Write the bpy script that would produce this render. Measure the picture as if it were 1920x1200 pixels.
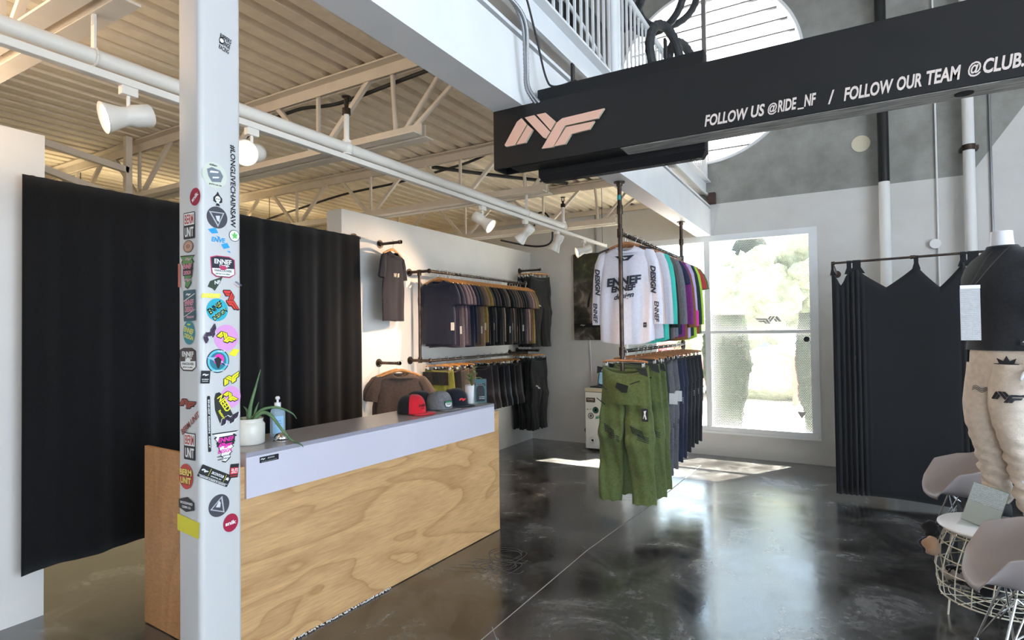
import bpy, bmesh, math, random
from math import sin, cos, pi, radians as rad, sqrt, atan2, exp
from mathutils import Vector, Matrix, Euler, noise
for o in list(bpy.data.objects): bpy.data.objects.remove(o)
S = bpy.context.scene
COL = S.collection
# ---------------------------------------------------------------- camera
RM = Matrix(((0.8662495632, 0.0200261996, 0.4992100215), (0.4994549723, -0.0096981548, -0.8662855629), (-0.0125069915, 0.9997524179, -0.0184032072)))
cam = bpy.data.cameras.new('camera'); cam.sensor_width = 36; cam.lens = 1071.9/1920*36; cam.clip_start = .05; cam.clip_end = 300
camo = bpy.data.objects.new('camera', cam); COL.objects.link(camo)
camo.matrix_world = Matrix.Translation((0, 0, 1.65)) @ RM.to_4x4()
S.camera = camo
# ---------------------------------------------------------------- world, sun, exposure
W = bpy.data.worlds.new('world'); S.world = W; W.use_nodes = True
bg = W.node_tree.nodes['Background']; bg.inputs[0].default_value = (.64, .81, 1, 1); bg.inputs[1].default_value = 5.5
S.view_settings.view_transform = 'Standard'; S.view_settings.look = 'None'; S.view_settings.gamma = 1
S.view_settings.exposure = 0.22
try: S.view_settings.use_curve_mapping = False
except Exception: pass
def lamp(name, kind, loc, direc, energy, color, **k):
    l = bpy.data.lights.new(name, kind); l.energy = energy; l.color = color
    for a, b in k.items(): setattr(l, a, b)
    o = bpy.data.objects.new(name, l); COL.objects.link(o); o.location = loc
    o.rotation_euler = Vector(direc).to_track_quat('-Z', 'Y').to_euler(); return o
lamp('sunlight', 'SUN', (3, 12, 12), (-.52*.626, -.86*.626, -1.0*.998), 120, (1, .93, .82), angle=.009)
# daylight entering through the tall storefront glazing right of and behind the viewpoint
lamp('right_glazing_daylight', 'AREA', (5.35, .8, 2.3), (-1, 0.08, -.08), 120, (.80, .90, 1), shape='RECTANGLE', size=5.6, size_y=3.8)
lamp('rear_glazing_daylight', 'AREA', (2.1, -4.3, 1.6), (-.25, 1, .0), 16, (1, .95, .88), shape='RECTANGLE', size=2.8, size_y=2.5)
for _n, _l, _sx, _sy in (('shop_window_portal', (-1.45, 7.72, 1.6), 2.4, 2.5),):
    _o = lamp(_n, 'AREA', _l, (0, -1, 0), 1, (1, 1, 1), shape='RECTANGLE', size=_sx, size_y=_sy); _o.data.cycles.is_portal = True

# ---------------------------------------------------------------- materials
def mat(name, color, rough=.5, metal=0, bump=0, bscale=60, var=0, vscale=8, spec=.5, alpha=None, coat=0, sheen=0, emit=None, trans=0, ior=1.45, stretch=None):
    m = bpy.data.materials.new(name); m.use_nodes = True
    nt = m.node_tree; b = nt.nodes['Principled BSDF']
    c = (*color, 1)
    b.inputs['Base Color'].default_value = c; b.inputs['Roughness'].default_value = rough
    b.inputs['Metallic'].default_value = metal; b.inputs['Specular IOR Level'].default_value = spec
    if coat: b.inputs['Coat Weight'].default_value = coat; b.inputs['Coat Roughness'].default_value = .08
    if sheen: b.inputs['Sheen Weight'].default_value = sheen
    if trans: b.inputs['Transmission Weight'].default_value = trans; b.inputs['IOR'].default_value = ior
    if emit: b.inputs['Emission Color'].default_value = (*emit[0], 1); b.inputs['Emission Strength'].default_value = emit[1]
    if alpha is not None: b.inputs['Alpha'].default_value = alpha
    tc = nt.nodes.new('ShaderNodeTexCoord'); src = tc.outputs['Object']
    if stretch:
        mp = nt.nodes.new('ShaderNodeMapping'); mp.inputs['Scale'].default_value = stretch
        nt.links.new(src, mp.inputs[0]); src = mp.outputs[0]
    if var:
        n = nt.nodes.new('ShaderNodeTexNoise'); n.inputs['Scale'].default_value = vscale; n.inputs['Detail'].default_value = 5
        nt.links.new(src, n.inputs['Vector'])
        mx = nt.nodes.new('ShaderNodeMix'); mx.data_type = 'RGBA'
        mx.inputs[6].default_value = tuple(max(0, x*(1-var)) for x in color)+(1,)
        mx.inputs[7].default_value = tuple(min(1, x*(1+var)) for x in color)+(1,)
        mr = nt.nodes.new('ShaderNodeMapRange'); mr.inputs[1].default_value = .3; mr.inputs[2].default_value = .7
        nt.links.new(n.outputs[0], mr.inputs[0]); nt.links.new(mr.outputs[0], mx.inputs[0])
        nt.links.new(mx.outputs[2], b.inputs['Base Color'])
    if bump:
        n = nt.nodes.new('ShaderNodeTexNoise'); n.inputs['Scale'].default_value = bscale; n.inputs['Detail'].default_value = 4
        nt.links.new(src, n.inputs['Vector'])
        bp = nt.nodes.new('ShaderNodeBump'); bp.inputs['Strength'].default_value = bump; bp.inputs['Distance'].default_value = .01
        nt.links.new(n.outputs[0], bp.inputs['Height']); nt.links.new(bp.outputs[0], b.inputs['Normal'])
    return m
_fab = {}
def fabric(c, rough=.85):
    k = tuple(round(x, 3) for x in c)
    if k not in _fab: _fab[k] = mat('fabric', c, rough, bump=.25, bscale=900, var=.18 if max(c) < .3 else .05, vscale=60, spec=.25, sheen=.15)
    return _fab[k]
_ink = {}
def ink(c, rough=.5):
    k = tuple(round(x, 3) for x in c)
    if k not in _ink: _ink[k] = mat('ink', c, rough, spec=.3)
    return _ink[k]
M = {}
M['white_paint'] = mat('white_wall_paint', (.76, .74, .71), .6, bump=.06, bscale=30, var=.03, vscale=3)
M['steel_white'] = mat('white_painted_steel', (.74, .74, .74), .42, bump=.05, bscale=12, var=.03, vscale=5)
M['column'] = mat('column_enamel', (.50, .49, .48), .3, bump=.03, bscale=20)
M['cream_steel'] = mat('cream_painted_steel', (.68, .59, .48), .5, bump=.05, bscale=20, var=.05)
M['pipe_cream'] = mat('cream_gloss_paint', (.72, .66, .58), .4, bump=.04, bscale=30)
M['deck'] = mat('cream_painted_deck', (.74, .63, .48), .55, bump=.15, bscale=45, var=.06, vscale=14)
M['iron'] = mat('blackened_iron_pipe', (.07, .05, .04), .38, .85, bump=.15, bscale=60, var=.5, vscale=14)
M['black_metal'] = mat('black_metal', (.012, .012, .013), .4, .3)
M['black_panel'] = mat('black_panel', (.008, .008, .009), .5, spec=.3, bump=.08, bscale=220)
M['chrome'] = mat('chrome', (.75, .75, .76), .14, 1)
M['wood_hanger'] = mat('hanger_beech', (.56, .27, .09), .4, bump=.05, bscale=60, var=.25, vscale=20, coat=.3)
M['wood_dark'] = mat('hanger_walnut', (.36, .15, .06), .4, var=.25, vscale=20, coat=.3)
M['velvet'] = mat('black_velour', (.008, .008, .009), .92, bump=.5, bscale=500, var=.5, vscale=240, sheen=.08, spec=.15)
M['raw_wood'] = mat('grey_rough_wood', (.26, .25, .235), .8, bump=.4, bscale=40, var=.5, vscale=9, stretch=(1, 10, 10))
M['lam_white'] = mat('white_laminate', (.66, .63, .71), .35, var=.02, vscale=3)
M['lam_top'] = mat('grey_laminate', (.34, .32, .33), .28, var=.06, vscale=3)
M['lam_edge'] = mat('laminate_edge', (.42, .34, .33), .5)
M['rubber'] = mat('tyre_rubber', (.03, .032, .035), .7, bump=.3, bscale=90)
M['plastic_taupe'] = mat('taupe_shell', (.33, .285, .275), .45, bump=.12, bscale=260)
M['shell_out'] = M['plastic_taupe']
M['wire'] = mat('cream_wire', (.72, .66, .52), .35, .2)
M['white_gloss'] = mat('white_gloss', (.82, .82, .84), .3)
M['mannequin'] = mat('mannequin_gloss', (.80, .80, .84), .28)
M['linen'] = mat('hemp_cloth', (.62, .53, .44), .85, bump=.35, bscale=120, var=.1, vscale=30, sheen=.1)
M['ceramic'] = mat('glazed_pot', (.70, .67, .60), .25, var=.05)
M['soil'] = mat('soil', (.05, .035, .02), .95, bump=.6)
M['aloe'] = mat('aloe_leaf', (.10, .19, .08), .45, var=.3, vscale=30)
M['leaf'] = mat('pale_green_leaf', (.16, .30, .10), .5, var=.3, vscale=40)
M['cable'] = mat('cable_black', (.015, .014, .013), .6)
M['conduit'] = mat('steel_flex_conduit', (.28, .28, .29), .35, .8)
M['brown_steel'] = mat('rusty_bracket', (.07, .035, .025), .7, var=.3)
M['beige_disc'] = mat('beige_plug', (.62, .56, .42), .8)
M['concrete_out'] = mat('pale_pavement', (.60, .58, .55), .9, bump=.2, var=.06, vscale=2)
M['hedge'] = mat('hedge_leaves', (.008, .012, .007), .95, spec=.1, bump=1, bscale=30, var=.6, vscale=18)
M['blossom'] = mat('pale_foliage', (.26, .28, .19), .8, bump=1, bscale=18, var=.5, vscale=8)
M['red_car'] = mat('red_car_paint', (.16, .015, .018), .25, coat=.6)
def emis(name, c, s):
    m = bpy.data.materials.new(name); m.use_nodes = True; nt = m.node_tree
    nt.nodes.remove(nt.nodes['Principled BSDF']); e = nt.nodes.new('ShaderNodeEmission')
    e.inputs[0].default_value = (*c, 1); e.inputs[1].default_value = s
    nt.links.new(e.outputs[0], nt.nodes['Material Output'].inputs[0]); return m
M['bulb'] = emis('warm_bulb', (1, .80, .58), 14)
M['tube'] = emis('fluorescent_tube', (1, .93, .70), 9)

def thin_glass(name, c=(1, 1, 1), refl=.06):
    m = bpy.data.materials.new(name); m.use_nodes = True; nt = m.node_tree; nt.nodes.remove(nt.nodes['Principled BSDF'])
    t = nt.nodes.new('ShaderNodeBsdfTransparent'); t.inputs[0].default_value = (*c, 1); g = nt.nodes.new('ShaderNodeBsdfGlossy'); g.inputs['Roughness'].default_value = .02
    x = nt.nodes.new('ShaderNodeMixShader'); x.inputs[0].default_value = refl
    nt.links.new(t.outputs[0], x.inputs[1]); nt.links.new(g.outputs[0], x.inputs[2]); nt.links.new(x.outputs[0], nt.nodes['Material Output'].inputs[0]); return m
M['glass'] = thin_glass('window_glass', (.96, .98, .97))
M['acrylic'] = thin_glass('clear_acrylic', (.96, .98, .97))
def N(nt, t, **k):
    n = nt.nodes.new(t)
    for a, b in k.items():
        if a.startswith('i') and a[1:].isdigit(): n.inputs[int(a[1:])].default_value = b
        else: setattr(n, a, b)
    return n
def ramp(nt, pts):
    r = nt.nodes.new('ShaderNodeValToRGB'); e = r.color_ramp.elements
    while len(e) < len(pts): e.new(.5)
    for x, (p, c) in zip(e, pts): x.position = p; x.color = (*c, 1) if len(c) == 3 else c
    return r
def mk_floor():
    m = bpy.data.materials.new('polished_dark_concrete'); m.use_nodes = True; nt = m.node_tree; b = nt.nodes['Principled BSDF']; L = nt.links.new
    tc = N(nt, 'ShaderNodeTexCoord'); g = tc.outputs['Object']
    n1 = N(nt, 'ShaderNodeTexNoise'); n1.inputs['Scale'].default_value = 2.0; n1.inputs['Detail'].default_value = 12; n1.inputs['Roughness'].default_value = .65; n1.inputs['Distortion'].default_value = .6; L(g, n1.inputs['Vector'])
    r1 = ramp(nt, [(.34, (.018, .016, .015)), (.46, (.045, .042, .040)), (.56, (.085, .083, .082)), (.68, (.17, .17, .17))]); L(n1.outputs[0], r1.inputs[0])
    n2 = N(nt, 'ShaderNodeTexNoise'); n2.inputs['Scale'].default_value = 26; n2.inputs['Detail'].default_value = 6; L(g, n2.inputs['Vector'])
    r2 = ramp(nt, [(.3, (.55, .55, .55)), (.7, (1.3, 1.3, 1.3))]); L(n2.outputs[0], r2.inputs[0])
    mx = N(nt, 'ShaderNodeMix', data_type='RGBA', blend_type='MULTIPLY'); mx.inputs[0].default_value = .8; L(r1.outputs[0], mx.inputs[6]); L(r2.outputs[0], mx.inputs[7])
    # fine white specks
    v = N(nt, 'ShaderNodeTexVoronoi'); v.inputs['Scale'].default_value = 9; L(g, v.inputs['Vector'])
    r3 = ramp(nt, [(.0, (1, 1, 1)), (.022, (0, 0, 0))]); L(v.outputs['Distance'], r3.inputs[0])
    mx2 = N(nt, 'ShaderNodeMix', data_type='RGBA'); L(r3.outputs[0], mx2.inputs[0]); L(mx.outputs[2], mx2.inputs[6]); mx2.inputs[7].default_value = (.35, .34, .33, 1)
    # hairline white scratches
    w = N(nt, 'ShaderNodeTexVoronoi', feature='DISTANCE_TO_EDGE'); w.inputs['Scale'].default_value = .55
    nd = N(nt, 'ShaderNodeTexNoise'); nd.inputs['Scale'].default_value = 1.3; L(g, nd.inputs['Vector'])
    ad = N(nt, 'ShaderNodeVectorMath', operation='ADD'); L(g, ad.inputs[0]); L(nd.outputs['Color'], ad.inputs[1]); L(ad.outputs[0], w.inputs['Vector'])
    r4 = ramp(nt, [(.0, (.12, .12, .12)), (.0018, (0, 0, 0))]); L(w.outputs[0], r4.inputs[0])
    mx3 = N(nt, 'ShaderNodeMix', data_type='RGBA'); L(r4.outputs[0], mx3.inputs[0]); L(mx2.outputs[2], mx3.inputs[6]); mx3.inputs[7].default_value = (.20, .19, .18, 1)
    L(mx3.outputs[2], b.inputs['Base Color'])
    r5 = ramp(nt, [(.38, (.10, .10, .10)), (.64, (.30, .30, .30))]); L(n1.outputs[0], r5.inputs[0]); L(r5.outputs[0], b.inputs['Roughness'])
    b.inputs['Specular IOR Level'].default_value = .8; b.inputs['Coat Weight'].default_value = .6; b.inputs['Coat Roughness'].default_value = .2
    bp = N(nt, 'ShaderNodeBump'); bp.inputs['Strength'].default_value = .05; bp.inputs['Distance'].default_value = .01; L(n2.outputs[0], bp.inputs['Height']); L(bp.outputs[0], b.inputs['Normal'])
    return m
M['floor'] = mk_floor()
def mk_ply(name, base, dark, sc, rot):
    m = bpy.data.materials.new(name); m.use_nodes = True; nt = m.node_tree; b = nt.nodes['Principled BSDF']; L = nt.links.new
    tc = N(nt, 'ShaderNodeTexCoord'); mp = N(nt, 'ShaderNodeMapping'); mp.inputs['Scale'].default_value = sc; mp.inputs['Rotation'].default_value = rot; L(tc.outputs['Object'], mp.inputs[0])
    n1 = N(nt, 'ShaderNodeTexNoise'); n1.inputs['Scale'].default_value = 1; n1.inputs['Detail'].default_value = 2.5; n1.inputs['Distortion'].default_value = .5; L(mp.outputs[0], n1.inputs['Vector'])
    mu = N(nt, 'ShaderNodeMath', operation='MULTIPLY'); mu.inputs[1].default_value = 8; L(n1.outputs[0], mu.inputs[0])
    fr = N(nt, 'ShaderNodeMath', operation='FRACT'); L(mu.outputs[0], fr.inputs[0])
    r = ramp(nt, [(0, dark), (.06, base), (.30, tuple(x*1.08 for x in base)), (.62, tuple(x*.97 for x in base)), (.90, tuple((x+y)/2 for x, y in zip(base, dark))), (1, dark)]); L(fr.outputs[0], r.inputs[0])
    n2 = N(nt, 'ShaderNodeTexNoise'); n2.inputs['Scale'].default_value = 30; n2.inputs['Detail'].default_value = 6
    mp2 = N(nt, 'ShaderNodeMapping'); mp2.inputs['Scale'].default_value = (1, .25, 3); L(tc.outputs['Object'], mp2.inputs[0]); L(mp2.outputs[0], n2.inputs['Vector'])
    r2 = ramp(nt, [(.3, (.84, .82, .8)), (.7, (1.08, 1.08, 1.08))]); L(n2.outputs[0], r2.inputs[0])
    mx = N(nt, 'ShaderNodeMix', data_type='RGBA', blend_type='MULTIPLY'); mx.inputs[0].default_value = 1; L(r.outputs[0], mx.inputs[6]); L(r2.outputs[0], mx.inputs[7])
    L(mx.outputs[2], b.inputs['Base Color']); b.inputs['Roughness'].default_value = .48
    return m
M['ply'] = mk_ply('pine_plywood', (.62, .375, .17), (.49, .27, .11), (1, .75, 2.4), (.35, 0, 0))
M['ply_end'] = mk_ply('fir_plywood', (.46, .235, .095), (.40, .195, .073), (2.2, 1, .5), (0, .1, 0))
def mk_backwall():
    m = bpy.data.materials.new('concrete_wall_with_painted_dado'); m.use_nodes = True; nt = m.node_tree; b = nt.nodes['Principled BSDF']; L = nt.links.new
    tc = N(nt, 'ShaderNodeTexCoord'); sp = N(nt, 'ShaderNodeSeparateXYZ'); L(tc.outputs['Object'], sp.inputs[0])
    a = N(nt, 'ShaderNodeMath', operation='SUBTRACT'); a.inputs[1].default_value = 1.23; L(sp.outputs[0], a.inputs[0])
    c = N(nt, 'ShaderNodeMath', operation='MAXIMUM'); c.inputs[1].default_value = 0; L(a.outputs[0], c.inputs[0])
    d = N(nt, 'ShaderNodeMath', operation='MULTIPLY_ADD'); d.inputs[1].default_value = 1.45; d.inputs[2].default_value = 3.262; L(c.outputs[0], d.inputs[0])
    e = N(nt, 'ShaderNodeMath', operation='GREATER_THAN'); L(sp.outputs[2], e.inputs[0]); L(d.outputs[0], e.inputs[1])
    # the storage side of the wall is painted to the deck
    le = N(nt, 'ShaderNodeMath', operation='GREATER_THAN'); le.inputs[1].default_value = -1.6; L(sp.outputs[0], le.inputs[0])
    up = N(nt, 'ShaderNodeMath', operation='GREATER_THAN'); up.inputs[1].default_value = 3.5; L(sp.outputs[2], up.inputs[0])
    mxm = N(nt, 'ShaderNodeMath', operation='MAXIMUM'); L(le.outputs[0], mxm.inputs[0]); L(up.outputs[0], mxm.inputs[1])
    f = N(nt, 'ShaderNodeMath', operation='MULTIPLY'); L(e.outputs[0], f.inputs[0]); L(mxm.outputs[0], f.inputs[1])
    n = N(nt, 'ShaderNodeTexNoise'); n.inputs['Scale'].default_value = 2.2; n.inputs['Detail'].default_value = 9; n.inputs['Roughness'].default_value = .62; L(tc.outputs['Object'], n.inputs['Vector'])
    r = ramp(nt, [(.3, (.17, .165, .15)), (.5, (.24, .235, .215)), (.72, (.33, .325, .30))]); L(n.outputs[0], r.inputs[0])
    r2 = ramp(nt, [(.3, (.56, .53, .50)), (.7, (.62, .60, .57))]); L(n.outputs[0], r2.inputs[0])
    mx = N(nt, 'ShaderNodeMix', data_type='RGBA'); L(f.outputs[0], mx.inputs[0]); L(r2.outputs[0], mx.inputs[6]); L(r.outputs[0], mx.inputs[7])
    L(mx.outputs[2], b.inputs['Base Color']); b.inputs['Roughness'].default_value = .7
    bp = N(nt, 'ShaderNodeBump'); bp.inputs['Strength'].default_value = .12; bp.inputs['Distance'].default_value = .02; n3 = N(nt, 'ShaderNodeTexNoise'); n3.inputs['Scale'].default_value = 14; n3.inputs['Detail'].default_value = 5; L(tc.outputs['Object'], n3.inputs['Vector']); L(n3.outputs[0], bp.inputs['Height']); L(bp.outputs[0], b.inputs['Normal'])
    return m
M['backwall'] = mk_backwall()
def mk_perf():
    # white perforated metal sheet: round holes on a staggered grid
    m = bpy.data.materials.new('perforated_white_sheet'); m.use_nodes = True; nt = m.node_tree; b = nt.nodes['Principled BSDF']; L = nt.links.new
    b.inputs['Base Color'].default_value = (.5, .5, .5, 1); b.inputs['Roughness'].default_value = .6
    tc = N(nt, 'ShaderNodeTexCoord'); sp = N(nt, 'ShaderNodeSeparateXYZ'); L(tc.outputs['Object'], sp.inputs[0])
    P = .019
    def cell(off):
        outs = []
        for k, (ax, sc) in enumerate(((0, P), (2, P*1.732))):
            a = N(nt, 'ShaderNodeMath', operation='MULTIPLY_ADD'); a.inputs[1].default_value = 1/sc; a.inputs[2].default_value = off+100; L(sp.outputs[ax], a.inputs[0])
            f = N(nt, 'ShaderNodeMath', operation='FRACT'); L(a.outputs[0], f.inputs[0])
            s = N(nt, 'ShaderNodeMath', operation='SUBTRACT'); s.inputs[1].default_value = .5; L(f.outputs[0], s.inputs[0])
            q = N(nt, 'ShaderNodeMath', operation='MULTIPLY'); q.inputs[1].default_value = sc; L(s.outputs[0], q.inputs[0])
            w = N(nt, 'ShaderNodeMath', operation='MULTIPLY'); L(q.outputs[0], w.inputs[0]); L(q.outputs[0], w.inputs[1]); outs.append(w)
        a = N(nt, 'ShaderNodeMath', operation='ADD'); L(outs[0].outputs[0], a.inputs[0]); L(outs[1].outputs[0], a.inputs[1]); return a
    mn = N(nt, 'ShaderNodeMath', operation='MINIMUM'); L(cell(0).outputs[0], mn.inputs[0]); L(cell(.5).outputs[0], mn.inputs[1])
    g = N(nt, 'ShaderNodeMath', operation='GREATER_THAN'); g.inputs[1].default_value = (.0072)**2; L(mn.outputs[0], g.inputs[0])
    tr = N(nt, 'ShaderNodeBsdfTransparent'); tl = N(nt, 'ShaderNodeBsdfTranslucent'); tl.inputs[0].default_value = (.8, .8, .8, 1)
    m1 = N(nt, 'ShaderNodeMixShader'); m1.inputs[0].default_value = .0; L(b.outputs[0], m1.inputs[1]); L(tl.outputs[0], m1.inputs[2])
    m2 = N(nt, 'ShaderNodeMixShader'); L(g.outputs[0], m2.inputs[0]); L(tr.outputs[0], m2.inputs[1]); L(m1.outputs[0], m2.inputs[2])
    L(m2.outputs[0], nt.nodes['Material Output'].inputs[0]); return m
M['perf'] = mk_perf()
def mk_transl(name, c, mix=.75):
    m = bpy.data.materials.new(name); m.use_nodes = True; nt = m.node_tree; b = nt.nodes['Principled BSDF']; L = nt.links.new
    b.inputs['Base Color'].default_value = (*c, 1)
    tl = N(nt, 'ShaderNodeBsdfTranslucent'); tl.inputs[0].default_value = (*c, 1)
    m1 = N(nt, 'ShaderNodeMixShader'); m1.inputs[0].default_value = mix; L(b.outputs[0], m1.inputs[1]); L(tl.outputs[0], m1.inputs[2])
    L(m1.outputs[0], nt.nodes['Material Output'].inputs[0]); return m
M['frosted'] = mk_transl('frosted_translucent_panel', (.42, .42, .42), .8)
def mk_mesh_reflection():  # brick colours paint the reflection of a mesh on shiny acrylic
    m = bpy.data.materials.new('painted_mesh_reflection'); m.use_nodes = True; nt = m.node_tree; b = nt.nodes['Principled BSDF']; L = nt.links.new
    tc = N(nt, 'ShaderNodeTexCoord'); v = N(nt, 'ShaderNodeTexBrick'); v.inputs['Scale'].default_value = 60; v.inputs['Mortar Size'].default_value = .05; v.inputs['Color1'].default_value = (.85, .85, .85, 1); v.inputs['Color2'].default_value = (.6, .6, .62, 1); v.inputs['Mortar'].default_value = (.12, .12, .12, 1)
    mp = N(nt, 'ShaderNodeMapping'); mp.inputs['Rotation'].default_value = (pi/2, 0, 0); L(tc.outputs['Object'], mp.inputs[0]); L(mp.outputs[0], v.inputs['Vector']); L(v.outputs[0], b.inputs['Base Color'])
    b.inputs['Roughness'].default_value = .35; return m
M['mesh_reflection'] = mk_mesh_reflection()

# ---------------------------------------------------------------- mesh helpers
class MB:
    def __init__(s): s.v = []; s.f = []; s.mi = []; s.cur = 0; s.sm = []
    def add(s, vs, fs, smooth=False):
        k = len(s.v); s.v += [tuple(v) for v in vs]
        for f in fs: s.f.append(tuple(i+k for i in f)); s.mi.append(s.cur); s.sm.append(smooth)
        return s
    def box(s, x0, x1, y0, y1, z0, z1, T=None):
        vs = [(x, y, z) for x in (x0, x1) for y in (y0, y1) for z in (z0, z1)]
        if T: vs = [T @ Vector(v) for v in vs]
        return s.add(vs, [(0, 1, 3, 2), (4, 6, 7, 5), (0, 4, 5, 1), (2, 3, 7, 6), (0, 2, 6, 4), (1, 5, 7, 3)])
    def bbox(s, x0, x1, y0, y1, z0, z1, b=.004, T=None):   # box with bevelled vertical-section edges (all edges chamfered)
        bm = bmesh.new(); bmesh.ops.create_cube(bm, size=1)
        for v in bm.verts: v.co = Vector(((x0+x1)/2+v.co.x*(x1-x0), (y0+y1)/2+v.co.y*(y1-y0), (z0+z1)/2+v.co.z*(z1-z0)))
        bmesh.ops.bevel(bm, geom=list(bm.edges), offset=b, segments=2, affect='EDGES', profile=.5)
        return s.bm(bm, T)
    def bm(s, bm, T=None, smooth=False):
        bm.verts.ensure_lookup_table()
        vs = [(T @ v.co) if T else v.co.copy() for v in bm.verts]; fs = [tuple(v.index for v in f.verts) for f in bm.faces]; bm.free()
        return s.add(vs, fs, smooth)
    def bar(s, a, b, w, h=None, up=(0, 0, 1)):            # rectangular bar between two points
        a = Vector(a); b = Vector(b); h = h or w; d = (b-a).normalized(); u = Vector(up)
        if abs(d.dot(u)) > .98: u = Vector((0, 1, 0))
        r = d.cross(u).normalized(); u = r.cross(d)
        vs = [p+r*i*w/2+u*j*h/2 for p in (a, b) for i, j in ((-1, -1), (1, -1), (1, 1), (-1, 1))]
        return s.add(vs, [(3, 2, 1, 0), (4, 5, 6, 7)]+[(i, (i+1) % 4, 4+(i+1) % 4, 4+i) for i in range(4)])
    def loft(s, rings, cap=(False, False), closed=False, smooth=True, ring_closed=True):
        k = len(rings); n = len(rings[0]); vs = [p for r in rings for p in r]; fs = []
        for i in range(k if closed else k-1):
            i2 = (i+1) % k
            for j in range(n if ring_closed else n-1):
                j2 = (j+1) % n; fs.append((i*n+j, i*n+j2, i2*n+j2, i2*n+j))
        s.add(vs, fs, smooth)
        if cap[0]: s.add(rings[0], [tuple(range(n))[::-1]])
        if cap[1]: s.add(rings[-1], [tuple(range(n))])
        return s
    def tube(s, pts, r, n=10, cap=True, smooth=True):
        pts = [Vector(p) for p in pts]; R = r if isinstance(r, (list, tuple)) else [r]*len(pts)
        rings = []; pr = None
        for i, p in enumerate(pts):
            a = pts[max(0, i-1)]; b = pts[min(len(pts)-1, i+1)]; d = (b-a)
            d = d.normalized() if d.length > 1e-9 else Vector((0, 0, 1))
            if pr is None:
                u = Vector((0, 0, 1)) if abs(d.z) < .9 else Vector((1, 0, 0)); pr = d.cross(u).normalized()
            pr = (pr-d*pr.dot(d)).normalized(); q = d.cross(pr)
            rings.append([p+(pr*cos(2*pi*j/n)+q*sin(2*pi*j/n))*R[i] for j in range(n)])
        return s.loft(rings, (cap, cap), smooth=smooth)
    def cyl(s, c, r, h, n=24, axis='Z', r2=None, cap=True, smooth=True):
        c = Vector(c); r2 = r if r2 is None else r2
        ax = {'X': (Vector((0, 1, 0)), Vector((0, 0, 1)), Vector((1, 0, 0))), 'Y': (Vector((0, 0, 1)), Vector((1, 0, 0)), Vector((0, 1, 0))), 'Z': (Vector((1, 0, 0)), Vector((0, 1, 0)), Vector((0, 0, 1)))}[axis]
        rings = [[c+ax[2]*t+(ax[0]*cos(2*pi*j/n)+ax[1]*sin(2*pi*j/n))*rr for j in range(n)] for t, rr in ((0, r), (h, r2))]
        return s.loft(rings, (cap, cap), smooth=smooth)
    def lathe(s, prof, n=32, c=(0, 0, 0), T=None, smooth=True):
        rings = [[(T @ Vector((r*cos(2*pi*j/n), r*sin(2*pi*j/n), z)) if T else Vector((c[0]+r*cos(2*pi*j/n), c[1]+r*sin(2*pi*j/n), c[2]+z))) for j in range(n)] for r, z in prof]
        return s.loft(rings, smooth=smooth)
    def sphere(s, c, r, n=16, sc=(1, 1, 1)):
        rings = [[Vector((c[0]+r*sc[0]*sin(pi*i/(n//2))*cos(2*pi*j/n), c[1]+r*sc[1]*sin(pi*i/(n//2))*sin(2*pi*j/n), c[2]+r*sc[2]*cos(pi*i/(n//2)))) for j in range(n)] for i in range(n//2+1)]
        return s.loft(rings)
    def prism(s, poly, T, th):                             # 2-D polygon (u,v) -> solid, T maps (u,v,w)
        n = len(poly); vs = [T @ Vector((u, v, 0)) for u, v in poly]+[T @ Vector((u, v, th)) for u, v in poly]
        return s.add(vs, [tuple(range(n))[::-1], tuple(range(n, 2*n))]+[(i, (i+1) % n, n+(i+1) % n, n+i) for i in range(n)])
    def build(s, name, mats, parent=None, loc=None, rot=None):
        me = bpy.data.meshes.new(name); me.from_pydata(s.v, [], s.f)
        if not isinstance(mats, (list, tuple)): mats = [mats]
        for m in mats: me.materials.append(m)
        me.polygons.foreach_set('material_index', s.mi); me.polygons.foreach_set('use_smooth', s.sm)
        me.update()
        o = bpy.data.objects.new(name, me); COL.objects.link(o)
        if parent: o.parent = parent
        if loc is not None: o.location = loc
        if rot is not None: o.rotation_euler = rot
        return o
def tag(o, label=None, cat=None, group=None, kind=None):
    if label: o['label'] = label
    if cat: o['category'] = cat
    if group: o['group'] = group
    if kind: o['kind'] = kind
    return o
def empty(name, loc, rot=(0, 0, 0), label=None, cat=None, group=None):
    o = bpy.data.objects.new(name, None); COL.objects.link(o); o.location = loc; o.rotation_euler = rot; o.empty_display_size = .05
    return tag(o, label, cat, group)
def struct(name, mb, m): return tag(mb.build(name, m), kind='structure')
def clone(root, loc=None, rot=None, label=None):
    c = root.copy(); COL.objects.link(c)
    if loc is not None: c.location = loc
    if rot is not None: c.rotation_euler = rot
    if label: c['label'] = label
    for ch in list(root.children):
        d = ch.copy(); COL.objects.link(d); d.parent = c
        for g in list(ch.children):
            e = g.copy(); COL.objects.link(e); e.parent = d
    return c
ORD = ['first', 'second', 'third', 'fourth', 'fifth', 'sixth', 'seventh', 'eighth', 'ninth', 'tenth', 'eleventh', 'twelfth', 'thirteenth', 'fourteenth', 'fifteenth', 'sixteenth', 'seventeenth', 'eighteenth', 'nineteenth', 'twentieth', 'twenty-first', 'twenty-second', 'twenty-third', 'twenty-fourth', 'twenty-fifth', 'twenty-sixth', 'twenty-seventh', 'twenty-eighth']
_txt = {}
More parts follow.
